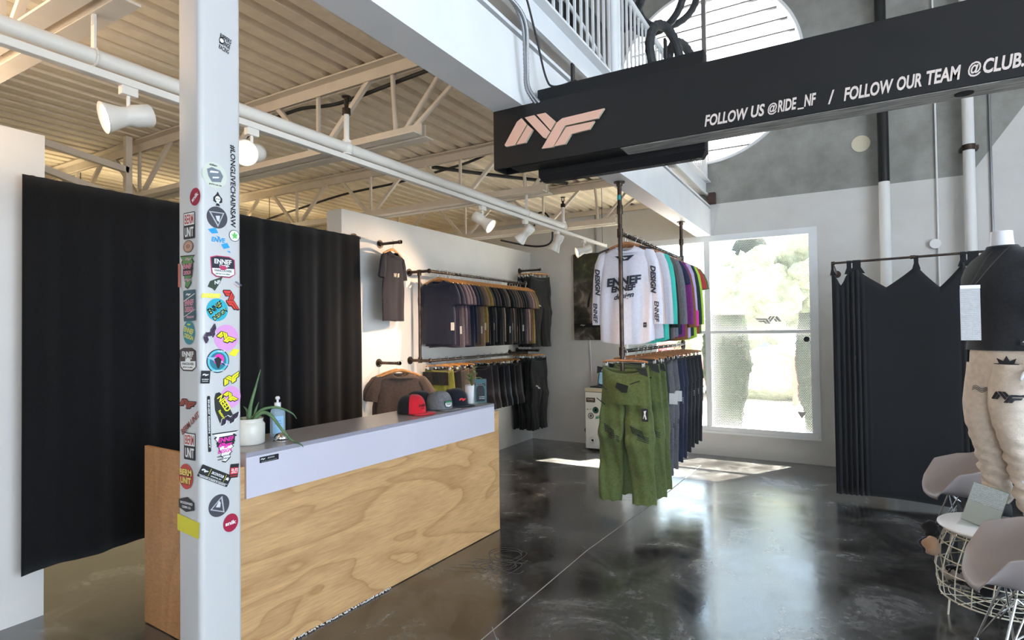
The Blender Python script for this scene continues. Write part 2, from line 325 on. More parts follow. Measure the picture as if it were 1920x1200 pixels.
def text2d(body, shear=0., bold=0., w=1., space=1.):
    """glyph outline faces of a text, height 1 (cap height), centred; returns verts (u,v), faces"""
    k = (body, shear, bold, w, space)
    if k in _txt: return _txt[k]
    c = bpy.data.curves.new('t', 'FONT'); c.body = body; c.shear = shear; c.offset = bold; c.size = 1; c.resolution_u = 3; c.space_character = space
    o = bpy.data.objects.new('t', c); COL.objects.link(o); bpy.context.view_layer.update()
    me = o.to_mesh(); vs = [(v.co.x*w, v.co.y) for v in me.vertices]; fs = [tuple(p.vertices) for p in me.polygons]
    o.to_mesh_clear(); bpy.data.objects.remove(o); bpy.data.curves.remove(c)
    if not vs: return [], []
    x0 = min(v[0] for v in vs); x1 = max(v[0] for v in vs); y0 = min(v[1] for v in vs); y1 = max(v[1] for v in vs)
    h = .72
    vs = [((x-(x0+x1)/2)/h, (y-(y0+y1)/2)/h) for x, y in vs]
    _txt[k] = (vs, fs, (x1-x0)/h, (y1-y0)/h); return _txt[k]
def put_text(mb, body, width, height, fn, cx=0, cy=0, rot=0, shear=0., bold=0., space=1.):
    r = text2d(body, shear, bold, 1., space)
    if not r[0]: return
    vs, fs, tw, th = r; sx = width/tw; sy = height/th; c, s = cos(rot), sin(rot)
    mb.add([fn(cx+(x*sx)*c-(y*sy)*s, cy+(x*sx)*s+(y*sy)*c) for x, y in vs], fs)
_LG = [[(-1.5547, 2.6499), (-1.4751, 2.7616), (-1.4478, 2.7754), (-1.4168, 2.7355), (-1.4905, 2.6388), (-1.5457, 2.6393)], [(-1.4816, 2.6397), (-1.4115, 2.7315), (-1.3808, 2.7004), (-1.4262, 2.6407)], [(-1.4289, 2.7746), (-1.3711, 2.7761), (-1.2806, 2.6718), (-1.3048, 2.6415), (-1.3208, 2.649)], [(-1.3579, 2.7758), (-1.3059, 2.7753), (-1.2481, 2.7176), (-1.2786, 2.6784)], [(-1.3313, 2.5926), (-1.2432, 2.7109), (-1.2116, 2.7277), (-0.9849, 2.7326), (-1.0192, 2.6898), (-1.1967, 2.6877), (-1.2653, 2.5894)], [(-1.2589, 2.5929), (-1.1906, 2.6791), (-1.0369, 2.6795), (-1.064, 2.644), (-1.1623, 2.6386), (-1.1963, 2.5936)]]
LOGO = [[((x+1.2698)/.5698, (z-2.683)/.5698) for x, z in p] for p in _LG]   # unit width, centred
def put_logo(mb, width, fn, cx=0, cy=0, rot=0, hs=1.):
    c, s = cos(rot), sin(rot)
    for p in LOGO:
        q = [(cx+(x*width)*c-(y*width*hs)*s, cy+(x*width)*s+(y*width*hs)*c) for x, y in p]
        mb.add([fn(*k) for k in q], [tuple(range(len(q)))])
def put_poly(mb, pts, fn, cx=0, cy=0, rot=0):
    c, s = cos(rot), sin(rot)
    mb.add([fn(cx+x*c-y*s, cy+x*s+y*c) for x, y in pts], [tuple(range(len(pts)))])
def circ(r, n=32, sx=1, sy=1): return [(r*sx*cos(2*pi*i/n), r*sy*sin(2*pi*i/n)) for i in range(n)]
def rrect(w, h, r=.005, n=4):
    out = []
    for cx, cy, a in ((w/2-r, h/2-r, 0), (-w/2+r, h/2-r, 90), (-w/2+r, -h/2+r, 180), (w/2-r, -h/2+r, 270)):
        for i in range(n+1): t = rad(a+90*i/n); out.append((cx+r*cos(t), cy+r*sin(t)))
    return out
# ================================================================ the setting
struct('floor', MB().box(-9, 5.6, -4.6, 8.0, -.12, 0), M['floor'])
def wall_plane(y0, y1, rects, rings=()):
    """wall in the XZ plane made of solid rectangles and square panels with a round hole"""
    mb = MB()
    for x0, x1, z0, z1 in rects: mb.box(x0, x1, y0, y1, z0, z1)
    for cx, cz, r, h in rings:
        n = 96; ci = [(cx+r*cos(2*pi*i/n), cz+r*sin(2*pi*i/n)) for i in range(n)]
        sq = []
        for i in range(n):
            a = 2*pi*i/n; k = h/max(abs(cos(a)), abs(sin(a))); sq.append((cx+k*cos(a), cz+k*sin(a)))
        mb.loft([[(x, y0, z) for x, z in sq], [(x, y0, z) for x, z in ci], [(x, y1, z) for x, z in ci], [(x, y1, z) for x, z in sq]], smooth=False)
    return mb
WX0, WX1, WZ0, WZ1 = -2.67, -.26, .32, 2.83
CX, CZ, CR, CH = -1.5, 4.97, 1.18, 1.3
struct('wall_back', wall_plane(7.75, 7.97, [(-9, WX0, 0, CZ-CH), (WX1, 5.4, 0, CZ-CH), (WX0, WX1, 0, WZ0), (WX0, WX1, WZ1, CZ-CH),
      (-9, CX-CH, CZ-CH, CZ+CH), (CX+CH, 5.4, CZ-CH, CZ+CH), (-9, 5.4, CZ+CH, 7.2)], [(CX, CZ, CR, CH)]), M['backwall'])
struct('wall_left', MB().box(-4.25, -4.13, -4.4, 1.565, 0, 2.857), M['white_paint'])
struct('wall_partition', MB().box(-4.33, -4.13, 3.92, 7.75, 0, 2.84), M['white_paint'])
struct('wall_far_left', MB().box(-9.1, -8.9, -4.4, 7.75, 0, 7.2), M['white_paint'])
# right wall with tall glazing, front wall with glazing (both behind the viewpoint)
struct('wall_right', MB().box(5.4, 5.6, -4.6, -2.2, 0, 7.2).box(5.4, 5.6, 3.8, 8, 0, 7.2).box(5.4, 5.6, -2.2, 3.8, 0, .3).box(5.4, 5.6, -2.2, 3.8, 4.3, 7.2), M['white_paint'])
struct('wall_front', MB().box(-9, .6, -4.6, -4.4, 0, 7.2).box(3.6, 5.4, -4.6, -4.4, 0, 7.2).box(.6, 3.6, -4.6, -4.4, 2.9, 7.2).box(.6, 3.6, -4.6, -4.4, 0, .3), M['white_paint'])
struct('ceiling', MB().box(-9.1, 5.6, -4.6, 8, 7.2, 7.35), M['white_paint'])
# window_1: aluminium frame with mullions, pane, perforated screen
w = tag(MB().box(0, 0, 0, 0, 0, 0).build('window_1', M['steel_white']), kind='structure')
bpy.data.objects.remove(w)
fr = MB()
for a in ((WX0+.06, WX1-.065, 7.731, 7.80, WZ1-.055, WZ1), (WX0, WX1, 7.71, 7.80, WZ0, WZ0+.06), (WX0, WX0+.06, 7.73, 7.80, WZ0, WZ1), (WX1-.065, WX1, 7.73, 7.80, WZ0, WZ1), (-1.545, -1.475, 7.735, 7.80, WZ0, WZ1), (WX0+.06, WX1-.065, 7.745, 7.80, 1.575, 1.615), (WX0-.02, WX1+.025, 7.70, 7.76, WZ0-.025, WZ0+.004), (WX1, WX1+.025, 7.735, 7.76, WZ0, WZ1-.001), (WX0, WX1+.025, 7.733, 7.78, WZ1-.001, WZ1+.022)): fr.box(*a)
win = struct('window_1', fr, M['steel_white'])
pn = MB().box(WX0+.05, WX1-.05, 7.79, 7.794, WZ0+.05, WZ1-.05).build('pane', M['glass'], win)
MB().box(WX0+.05, -2.2, 7.80, 7.82, WZ0+.05, 2.1).build('sun_shaping_panel', M['white_gloss'], win)  # unseen opaque panel, added to shape the sun patch on the floor
sc = MB(); sc.add([(-1.49, 7.86, WZ0), (WX1, 7.86, WZ0), (WX1, 7.86, WZ1), (-1.49, 7.86, WZ1)], [(0, 1, 2, 3)]); sc.build('perforated_screen', M['perf'], win)
ink_g = ink((.30, .28, .27))
def onglass(x, z): return (x, 7.784, z)
lg = MB(); put_logo(lg, .30, lambda x, z: (-x-1.32, 7.784, z), -.85+.32+.0, 1.74); lg.build('logo_decal', ink((.42, .40, .42)), win)
lg = MB(); put_poly(lg, circ(.032), onglass, -.37, 1.50); lg.build('round_decal', ink((.02, .02, .03)), win)
lg = MB(); put_poly(lg, [(-.05, .04), (0, -.05), (.05, .04)][::-1], onglass, -.44, .58); lg.build('triangle_decal', ink_g, win)
# window_2: round window with louvred translucent panels
rg = MB(); n = 96
rg.loft([[(CX+r*cos(2*pi*i/n), y, CZ+r*sin(2*pi*i/n)) for i in range(n)] for r, y in ((CR, 7.72), (CR, 7.86), (CR-.035, 7.86), (CR-.035, 7.72))], closed=True, smooth=False)
win2 = struct('window_2', rg, M['steel_white'])
m_ = MB().box(CX-.028, CX+.028, 7.76, 7.84, CZ-CR+.01, CZ+CR-.01); m_.build('mullion', mat('grey_mullion', (.16, .15, .15), .5), win2)
sl = MB(); z = CZ-CR+.03
sl2 = MB()
while z < CZ+CR-.02:
    hw = sqrt(max(0, (CR-.03)**2-(z-CZ)**2)); h2 = sqrt(max(0, (CR-.03)**2-(min(z+.05, CZ+CR-.03)-CZ)**2)); hh = min(hw, h2) if z > CZ else hw
    if hh > .05:
        sl.box(CX-hh, CX+hh, 7.835, 7.875, z, z+.016)
    z += .168
sl.build('glazing_bars', mat('dark_glazing_bar', (.10, .10, .11), .5), win2)
dk = MB().add([(CX+(CR-.03)*cos(2*pi*i/n), 7.88, CZ+(CR-.03)*sin(2*pi*i/n)) for i in range(n)], [tuple(range(n))]); dk.build('translucent_panel', M['frosted'], win2)
# corrugated deck above the shop floor
dk = MB(); x = -9.0; P = .1525; rows = []
while x < -1.70:
    for dx, dz in ((0, 0), (.088, 0), (.104, .045), (.134, .045), (.150, 0)): rows.append((x+dx, 3.37+dz))
    x += P
dk.loft([[(a, -4.4, b) for a, b in rows], [(a, 7.75, b) for a, b in rows]], smooth=False, ring_closed=False)
dk.box(-9, -1.63, -4.4, 7.75, 3.42, 3.545)
struct('ceiling_deck', dk, M['deck'])
bd = MB().box(-9, -1.62, 7.70, 7.75, 3.30, 3.37)
struct('trim_1', bd, M['cream_steel'])
# ---------------------------------------------------------------- steel: main beam
b = MB().box(-1.63, -1.45, -4.4, 7.75, 2.85, 2.866).box(-1.545, -1.53, -4.4, 7.75, 2.866, 3.225).box(-1.63, -1.45, -4.4, 7.75, 3.225, 3.245)
beam = b.build('steel_beam', M['steel_white']); tag(beam, 'long white painted steel beam running overhead to the back wall', 'beam')
# stiffener / hidden plate against the white flange side makes the boxed face
MB().box(-1.53, -1.452, -4.4, 7.75, 2.866, 3.20).build('boxing_plate', M['steel_white'], beam)
for y in (2.35, 2.85, 4.25, 6.1): MB().box(-1.62, -1.55, y, y+.08, 3.245, 3.37).build('joist_seat', M['steel_white'], beam)
ed = MB().box(-1.62, -1.50, -4.4, 7.73, 3.40, 3.545).box(-1.53, -1.44, -4.4, 7.73, 3.545, 3.562).box(-1.50, -1.47, -4.4, 7.73, 3.37, 3.40)
edge = ed.build('deck_edge_channel', M['steel_white']); tag(edge, 'white steel channel along the edge of the upper floor above the beam', 'beam')
MB().box(-1.46, -1.38, 7.66, 7.75, 3.26, 3.40).build('bracket', M['brown_steel'], edge)
# ---------------------------------------------------------------- joists
def joist(y, label, xe=-2.2):
    r = empty('steel_joist', (0, y, 0), label=label, cat='roof joist', group='steel joists under the deck')
    t = MB()
    for s in (-1, 1):
        t.box(-8.9, -1.56, s*.018-.004, s*.018+.004, 3.285, 3.365).box(-8.9, -1.56, min(s*.018, s*.085), max(s*.018, s*.085), 3.355, 3.365)
    t.build('top_chord', M['cream_steel'], r)
    t = MB()
    for s in (-1, 1):
        t.box(-8.9, xe, s*.018-.004, s*.018+.004, 2.855, 2.925).box(-8.9, xe, min(s*.018, s*.095), max(s*.018, s*.095), 2.850, 2.860)
    t.build('bottom_chord', M['cream_steel'], r)
    for a, b_ in ((xe-.22, -2.45), (xe-.16, -1.95), (xe-.10, -1.66)):
        MB().tube([(a, 0, 2.90), (b_, 0, 3.33)], .016, 8).build('web_bar', M['cream_steel'], r)
    x = -2.62
    for k in range(5):
        MB().bar((x, 0, 3.32), (x-.48, 0, 2.89), .03, .03).build('web_bar', M['cream_steel'], r)
        MB().bar((x-.53, 0, 2.89), (x-.95, 0, 3.32), .03, .03).build('web_bar', M['cream_steel'], r)
        MB().bar((x-.505, 0, 2.90), (x-.505, 0, 3.32), .022, .022).build('web_post', M['cream_steel'], r)
        x -= 1.15
    return r
joist(1.03, 'nearest cream steel joist, cut off by the top left corner')
joist(2.76, 'cream steel joist crossing just behind the sprinkler head')
joist(4.47, 'cream steel joist meeting the beam behind the black sign box')
joist(6.22, 'farthest cream steel joist, nearest the back wall')
# cross braces at the back of the storage side
tb = empty('bracing_frame', (-5.3, 2.6, 2.9), label='cream bracing bars meeting at an upright above the left black curtain', cat='brace')
def _tl(p): return tuple(a-b for a, b in zip(p, (-5.3, 2.6, 2.9)))
for a, b_, n_ in (((-5.3, 2.60, 2.62), (-5.3, 2.60, 3.36), 'upright'), ((-5.3, 2.60, 3.07), (-5.3, .9, 3.28), 'brace'), ((-5.3, 2.60, 2.80), (-5.3, .9, 3.20), 'brace')): MB().bar(_tl(a), _tl(b_), .05, .05).build(n_, M['cream_steel'], tb)
# ---------------------------------------------------------------- sprinkler pipe, hangers and heads
sp = empty('sprinkler_pipe', (-2.4, 0, 2.69), label='cream sprinkler pipe running under the joists with two upright heads', cat='pipe')
MB().tube([(0, -2, 0), (0, 5.25, 0)], .031, 16).build('main_pipe', M['pipe_cream'], sp)
for y in (2.32, 5.22):
    MB().tube([(0, y, 0), (0, y, .19)], .016, 12).tube([(0, y, -.036), (0, y, .045)], .026, 12).sphere((0, y, 0), .04, 12).build('riser', M['pipe_cream'], sp)
    h = MB().cyl((0, y, .19), .024, .035, 12).cyl((0, y, .225), .012, .03, 10).tube([(-.014, y, .25), (-.014, y, .29), (.014, y, .29), (.014, y, .25)], .004, 6).cyl((0, y, .29), .026, .004, 16)
    h.build('sprinkler_head', M['iron'], sp)
for y in (1.06, 4.45):
    h = MB().tube([(0.034*cos(t), y, .034*sin(t)) for t in [2*pi*i/16 for i in range(17)]], .005, 6).bar((.0, y, .034), (.0, y, .17), .025, .008, up=(0, 1, 0)).cyl((0, y, .12), .008, .06, 8)
    h.build('pipe_hanger', M['pipe_cream'], sp)
tr = empty('light_track', (-2.4, 0, 2.628), label='white lighting track hung below the sprinkler pipe', cat='light track')
MB().bbox(-.018, .018, .2, 6.38, -.008, .022, .003).build('rail', M['pipe_cream'], tr)
MB().box(-.02, .02, 6.36, 6.40, -.012, .024).build('end_cap', M['pipe_cream'], tr)
MB().tube([(0, 6.3, .02), (0, 6.3, .76)], .003, 6).build('support_wire', M['cable'], tr)
LIGHTS = [(1.18, (-.22, -.92, -.30), 'white track spotlight glowing near the top left, nearest one', 60), (1.72, (.55, -.78, -.3), 'white track spotlight half hidden behind the sticker covered column', 30),
          (3.73, (.75, .15, -.55), 'white track spotlight pointing right, above the end of the black curtain', 50), (4.42, (-.78, .05, -.62), 'white track spotlight aimed left at the wall above the t-shirt rail', 120),
          (5.07, (-.45, -.05, -.89), 'white track spotlight pointing down, second from the far track end', 90), (5.74, (-.76, -.59, -.28), 'white track spotlight nearest the far end of the track', 150)]
for i, (y, d, l, en) in enumerate(LIGHTS):
    d = Vector(d).normalized(); pivot = Vector((-2.4, y, 2.54))
    r = empty('track_spotlight', (-2.4, y, 2.62), label=l, cat='spotlight', group='track spotlights under the sprinkler pipe')
    MB().bbox(-.016, .016, -.03, .03, -.035, 0, .003).tube([(0, 0, -.03), (0, 0, -.085)], .007, 8).build('adapter', M['pipe_cream'], r)
    T = Matrix.Translation((0, 0, -.115)) @ d.to_track_quat('Z', 'Y').to_matrix().to_4x4()
    prof = [(.0, -.085), (.036, -.085), (.043, -.078), (.043, -.02), (.036, .0), (.038, .02), (.056, .075), (.060, .085), (.056, .084), (.045, .06)]
    MB().lathe(prof, 24, T=T).build('lamp_head', M['pipe_cream'], r)
    MB().lathe([(.0001, .064), (.047, .064)], 24, T=T).build('lamp_lens', M['bulb'], r)
    L = lamp('track_spotlight_beam', 'SPOT', pivot+d*.13-Vector((0, 0, .03)), d, en, (1, .68, .42), spot_size=rad(56 if en > 140 else 72), spot_blend=.7, shadow_soft_size=.03)
# ---------------------------------------------------------------- storage side lighting and clutter above the curtain
for x, y, l in ((-6.15, 4.25, 'lit fluorescent strip just right of the sticker column, under the deck'), (-6.6, 2.4, 'lit fluorescent strip glimpsed between curtain top and column'), (-6.4, 6.2, 'lit fluorescent strip beyond the partition wall')):
    r = empty('fluorescent_light', (x, y, 3.0), label=l, cat='ceiling light')
    MB().box(-.09, .09, -.6, .6, .0, .05).build('housing', M['steel_white'], r)
    MB().tube([(0.04, -.58, -.02), (.04, .58, -.02)], .016, 10).build('tube', M['tube'], r)
    MB().tube([(0, -.4, .05), (0, -.4, .38)], .004, 6).tube([(0, .4, .05), (0, .4, .38)], .004, 6).build('support_wire', M['cable'], r)
    lamp('fluorescent_glow', 'AREA', (x, y, 2.96), (0, 0, -1), 42, (1, .85, .52), shape='RECTANGLE', size=.25, size_y=1.2)
lamp('ceiling_fill', 'AREA', (-3.5, .2, 2.95), (.25, .55, 1), 40, (1, .78, .54), shape='RECTANGLE', size=1.6, size_y=1.6)  # added warm fill for the ceiling, out of view, no fixture
lamp('storage_deck_fill', 'AREA', (-6.6, 3.2, 3.06), (0, 0, 1), 10, (1, .88, .60), shape='RECTANGLE', size=.3, size_y=5)  # upward fill added under the storage deck, no fixture of its own
def cable(name, pts, r, label, m='cable', cat='cable'):
    P_ = [Vector(p) for p in pts]; out = []
    for i in range(len(P_)-1):
        p0 = P_[max(0, i-1)]; p1 = P_[i]; p2 = P_[i+1]; p3 = P_[min(len(P_)-1, i+2)]
        for k in range(6):
            t = k/6; out.append(.5*((2*p1)+(p2-p0)*t+(2*p0-5*p1+4*p2-p3)*t*t+(3*p1-p0-3*p2+p3)*t*t*t))
    out.append(P_[-1]); return tag(MB().tube(out, r, 8).build(name, M[m]), label, cat)
cable('cable', [(-1.75, 2.80, 3.30), (-2.4, 2.80, 3.26), (-3.0, 2.82, 3.24), (-3.4, 2.80, 3.27), (-3.9, 2.82, 3.22), (-4.6, 2.85, 3.0), (-5.3, 2.9, 2.96), (-6.3, 2.95, 3.02)], .013, 'dark cable bundle clipped along the joist behind the sprinkler head')
cable('cable', [(-2.9, 4.60, 3.34), (-3.2, 4.59, 3.28), (-4.0, 4.59, 3.22), (-4.8, 4.60, 3.20), (-5.6, 4.6, 3.12), (-6.6, 4.8, 3.1)], .013, 'dark cable drooping along the joist above the partition wall')
cable('cable', [(-5.9, 4.2, 3.0), (-5.6, 4.6, 2.86), (-5.3, 5.2, 2.80), (-4.6, 5.5, 2.86), (-4.36, 5.3, 2.9)], .014, 'thick black cable sagging behind the partition wall end')
cable('cable', [(-3.6, 4.65, 3.335), (-3.2, 5.3, 3.335), (-2.7, 6.0, 3.335)], .020, 'bundled cables fixed under the deck near the sign box')
cable('cable', [(-3.3, 6.3, 2.9), (-3.25, 6.32, 3.1), (-3.1, 6.3, 3.05), (-3.05, 6.3, 2.75), (-3.3, 6.35, 2.70), (-3.9, 6.5, 2.85)], .012, 'looped black cable behind the third spotlight')
jb = tag(MB().bbox(-.06, .06, -.04, .04, -.07, .07, .005).build('junction_box', M['conduit'], loc=(-3.5, 6.0, 3.29)), 'grey junction box under the deck left of the sign box', 'electrical box')
tag(MB().bbox(-.04, .04, -.04, .04, -.09, .09, .01).build('junction_box', M['conduit'], loc=(-5.9, 4.7, 2.88)), 'grey junction box on a post above the left curtain', 'electrical box')
tag(MB().tube([(-6.6, 6.2, 2.78), (-6.2, 6.4, 2.8), (-5.6, 6.9, 2.84)], .02, 8).build('orange_strap', mat('orange_hose', (.75, .16, .04), .5)), 'orange hose glimpsed above the curtain beside the partition wall', 'hose')
# conduits feeding the sign
cd = empty('flexible_conduit', (-1.44, 2.5, 3.3), label='pair of ribbed grey flexible conduits looping from the beam down to the sign box', cat='conduit')
for k in range(2):
    pts = []; P_ = [(0.0, -.12, .02), (.03+.012*k, -.02, .015-.01*k), (.05+.02*k, .06, -.08), (.04+.012*k, .1, -.26), (.035+.014*k, .12, -.38), (.07+.02*k, .16, -.46)]
    P_ = [Vector(p) for p in P_]
    for i in range(len(P_)-1):
        p0 = P_[max(0, i-1)]; p1 = P_[i]; p2 = P_[i+1]; p3 = P_[min(len(P_)-1, i+2)]
        for q in range(16):
            t = q/16; pts.append(.5*((2*p1)+(p2-p0)*t+(2*p0-5*p1+4*p2-p3)*t*t+(3*p1-p0-3*p2+p3)*t*t*t))
    MB().tube(pts, [.0085 if j % 2 else .0105 for j in range(len(pts))], 8).build('conduit', M['conduit'], cd)
cable('cable', [(-1.43, 1.9, 3.9), (-1.42, 2.5, 3.57), (-1.40, 2.62, 3.40), (-1.40, 2.74, 3.22), (-1.38, 2.80, 3.04), (-1.34, 2.82, 2.985), (-1.2, 2.8, 2.978)], .006, 'thin black cable hanging from the railing onto the sign box')
# ---------------------------------------------------------------- sign box
sg = empty('sign_box', (-1.632, 2.654, 2.53), label='long black overhead sign box with raised pink logo and white lettering', cat='sign')
MB().bbox(0, 3.3, 0, .012, .0, .32, .003).box(0, .012, .012, .13, 0, .32).box(0, 3.3, .118, .13, .0, .32).box(0, 3.3, 0.012, .118, .30, .312).build('face_panel', M['black_panel'], sg)
MB().box(.10, .72, .014, .13, -.002, .02).build('left_underside', M['black_panel'], sg)
MB().box(.72, 3.28, .006, .128, -.003, .03).build('timber_underside', M['raw_wood'], sg)
pk = mat('pink_acrylic', (.72, .43, .33), .45); pke = mat('pale_edge', (.45, .42, .30), .5)
for p in _LG:
    q = [(x, z) for x, z in p]; n_ = len(q); mb = MB()
    f = [(x+1.632, -.014, z-2.53) for x, z in q]; bk = [(x+1.632, 0, z-2.53) for x, z in q]
    mb.add(f, [tuple(range(n_))]); mb.cur = 1; mb.add(f+bk, [(i, (i+1) % n_, n_+(i+1) % n_, n_+i) for i in range(n_)])
    o = mb.build('logo_piece', [pk, pke], sg); o['label'] = 'raised pink acrylic bar of the logo'
sgf = lambda x, z: (x+1.632, -.0015, z-2.53); m_let = mat('pinkish_white_vinyl', (.70, .60, .55), .5)
def word(l, *items):
    lt = MB()
    for t, w_, h_, cx_, cz_, sh_, bo in items: put_text(lt, t, w_, h_, sgf, cx_, cz_, shear=sh_, bold=bo)
    if l == 'RIDE': lt.add([sgf(-.141, 2.556), sgf(-.118, 2.556), sgf(-.118, 2.562), sgf(-.141, 2.562)], [(0, 1, 2, 3)])
    lt.build('sign_word', m_let, sg)
word('', ('FOLLOW', .184, .052, -.424, 2.581, .22, .03)); word('', ('US', .056, .052, -.294, 2.583, .22, .03)); word('', ('@', .036, .05, -.237, 2.580, .2, .018))
word('RIDE', ('RIDE', .073, .05, -.180, 2.585, .22, .03), ('NF', .045, .05, -.094, 2.588, .22, .03)); word('', ('/', .024, .056, -.018, 2.583, .22, .03))
word('', ('FOLLOW', .168, .054, .110, 2.583, .22, .03)); word('', ('OUR', .078, .054, .243, 2.585, .22, .03)); word('', ('TEAM', .104, .054, .350, 2.586, .22, .03)); word('', ('@', .038, .055, .441, 2.587, .2, .018)); word('', ('CLUB.NF', .175, .054, .553, 2.590, .22, .03))
MB().cyl((1.42+1.632-1.0, .07, -.006), .03, .005, 20).build('knot', M['black_panel'], sg)
# television behind the sign
tv = empty('television', (-1.43, 2.79, 2.465), label='black flat television housing hung behind the sign box, vents on its underside', cat='television')
b = MB().bbox(0, .89, .0, .07, 0.03, .51, .006)
b.loft([[(.0, .0, .03), (.89, .0, .03), (.89, .07, .03), (.0, .07, .03)], [(.02, .02, .0), (.87, .02, 0), (.87, .065, 0), (.02, .065, 0)]], cap=(False, True), smooth=False); b.build('housing', M['black_panel'], tv)
for x0 in (.30, .55, .70):
    v = MB()
    for k in range(14): v.box(x0+k*.010, x0+k*.010+.004, .025, .06, -.002, .003)
    v.build('vent_slots', ink((.05, .05, .055)), tv)
for x in (.2, .7): MB().bar((x, .035, .0), (x, .035, .62), .012, .03).build('hanging_bracket', M['black_metal'], tv)
# ---------------------------------------------------------------- upper floor railing
rl = empty('railing', (-1.5, 0, 3.562), label='white steel balustrade of thin upright bars along the upper floor', cat='railing')
MB().tube([(0, -1, .86), (0, 7.70, .86)], .026, 14).build('top_rail', M['steel_white'], rl)
y = 1.2; k = 0
while y < 7.65:
    MB().box(-.008, .008, y-.008, y+.008, 0, .84).build('baluster', M['steel_white'], rl); y += .109; k += 1
MB().cyl((0, 4.24, 0), .042, 1.9, 20).build('post', M['steel_white'], rl)
MB().cyl((0, 4.33, 0), .030, 1.9, 16).build('post', M['steel_white'], rl)
MB().box(-.03, .03, 7.62, 7.70, 0, .9).build('post', M['steel_white'], rl)
# things upstairs
def tyre(name, loc, rot, R, r, label, group=None):
    t = empty(name, loc, rot, label, 'tyre', group); mb = MB(); n = 56; k = 12
    rings = []
    for i in range(n):
        a = 2*pi*i/n; rr = []
        for j in range(k):
            b_ = 2*pi*j/k; q = r*(1+.13*((i % 2) if cos(b_) > .3 else 0)); rad_ = R+q*cos(b_)*1.0
            rr.append((q*sin(b_)*.95, rad_*cos(a), rad_*sin(a)))
        rings.append(rr)
    mb.loft(rings, closed=True, smooth=False); mb.build('tread', M['rubber'], t); return t
tyre('bicycle_tyre', (-1.40, 5.42, 4.23), (0, 0, rad(-14)), .29, .043, 'knobbly tyre standing on the railing, left one of the two beside the round window', 'tyres over the railing')
tyre('bicycle_tyre', (-1.37, 5.98, 4.30), (0, 0, rad(-14)), .29, .043, 'knobbly tyre standing on the railing, right one of the two beside the round window', 'tyres over the railing')
for i, (p, rz, ry, R, l) in enumerate((((-1.75, 5.6, 5.05), 40, 8, .33, 'black tyre hanging highest above the railing, seen nearly edge on'), ((-1.65, 6.0, 5.15), 75, -6, .33, 'black tyre hanging above the railing with its round opening facing the room'), ((-1.85, 5.3, 5.0), 10, 0, .33, 'leftmost black tyre hanging above the railing'), ((-1.6, 6.3, 5.28), 100, 5, .31, 'rightmost black tyre hanging in front of the round window'))):
    tyre('bicycle_tyre', p, (0, rad(ry), rad(rz)), R, .036, l, 'tyres hanging above the upper floor')
blk = mat('black_carton', (.015, .015, .018), .7, var=.4, vscale=6)
for x, y, w_, d_, h_, l in ((-1.95, 2.6, .5, .8, .9, 'black carton upstairs behind the left end of the railing'), (-2.0, 3.55, .5, .7, 1.15, 'black bag upstairs behind the railing, left of the round post'), (-2.2, 4.9, .6, .9, 1.0, 'dark crate upstairs right of the railing post'), (-2.6, 6.1, .5, .6, .55, 'low dark box upstairs near the round window')):
    tag(MB().bbox(x-w_/2, x+w_/2, y-d_/2, y+d_/2, 3.56, 3.56+h_, .03).build('storage_box', blk), l, 'box')
eb = empty('power_box', (-1.60, 3.42, 3.93), label='white electrical box with conduit seen through the railing', cat='electrical box')
MB().bbox(-.02, .02, -.08, .08, -.06, .09, .005).build('case', M['steel_white'], eb)
MB().tube([(0, .08, 0), (0, .5, -.06), (0, 1.2, -.25)], .014, 10).build('conduit', M['steel_white'], eb)
# ---------------------------------------------------------------- pipes on the back wall
r = empty('drain_pipe', (.445, 7.62, 0), label='thick wall pipe painted white below and black above, left one', cat='pipe')
MB().tube([(0, 0, 0), (0, 0, 3.262)], .055, 16).build('white_section', M['white_paint'], r)
MB().tube([(0, 0, 3.262), (0, 0, 7.2)], .055, 16).build('black_section', M['black_metal'], r)
r = empty('drain_pipe', (1.20, 7.62, 0), label='cream wall pipe with a bracket, near the right edge', cat='pipe')
MB().tube([(0, 0, 0), (0, 0, 7.2)], .052, 16).build('pipe', M['white_paint'], r)
MB().box(-.065, .085, .0, .12, 3.50, 3.54).cyl((0, 0, 3.49), .06, .06, 16).build('bracket', M['iron'], r)
r = empty('electrical_conduit', (.935, 7.73, 0), label='thin conduit with a small round box on the back wall', cat='conduit')
MB().tube([(0, 0, 0), (0, 0, 7.2)], .010, 8).build('tube', M['white_paint'], r)
MB().cyl((-.03, .0, 2.54), .052, .03, 20, 'Y').build('round_box', M['white_paint'], r).location = (0, -.03, 0)
tag(MB().tube([(1.40, 7.735, 0), (1.40, 7.735, 7.2)], .012, 8).build('electrical_conduit', M['conduit']), 'narrow dark conduit on the back wall, rightmost vertical line', 'conduit')
tag(MB().cyl((.235, 7.74, 3.765), .095, .012, 32, 'Y').build('wall_plug', M['beige_disc']), 'round beige plug set in the bare concrete', 'plug')
tag(MB().tube([(-3.05, 7.73, 2.75), (-3.05, 7.73, 3.30)], .012, 8).build('electrical_conduit', M['conduit']), 'thin grey conduit above the photograph on the back wall', 'conduit')
tag(MB().tube([(-3.14, 7.735, .9), (-3.15, 7.735, 1.2), (-3.16, 7.735, 1.5)], .006, 8).build('cable', M['white_gloss']), 'white cord running down the wall below the photograph', 'cord')
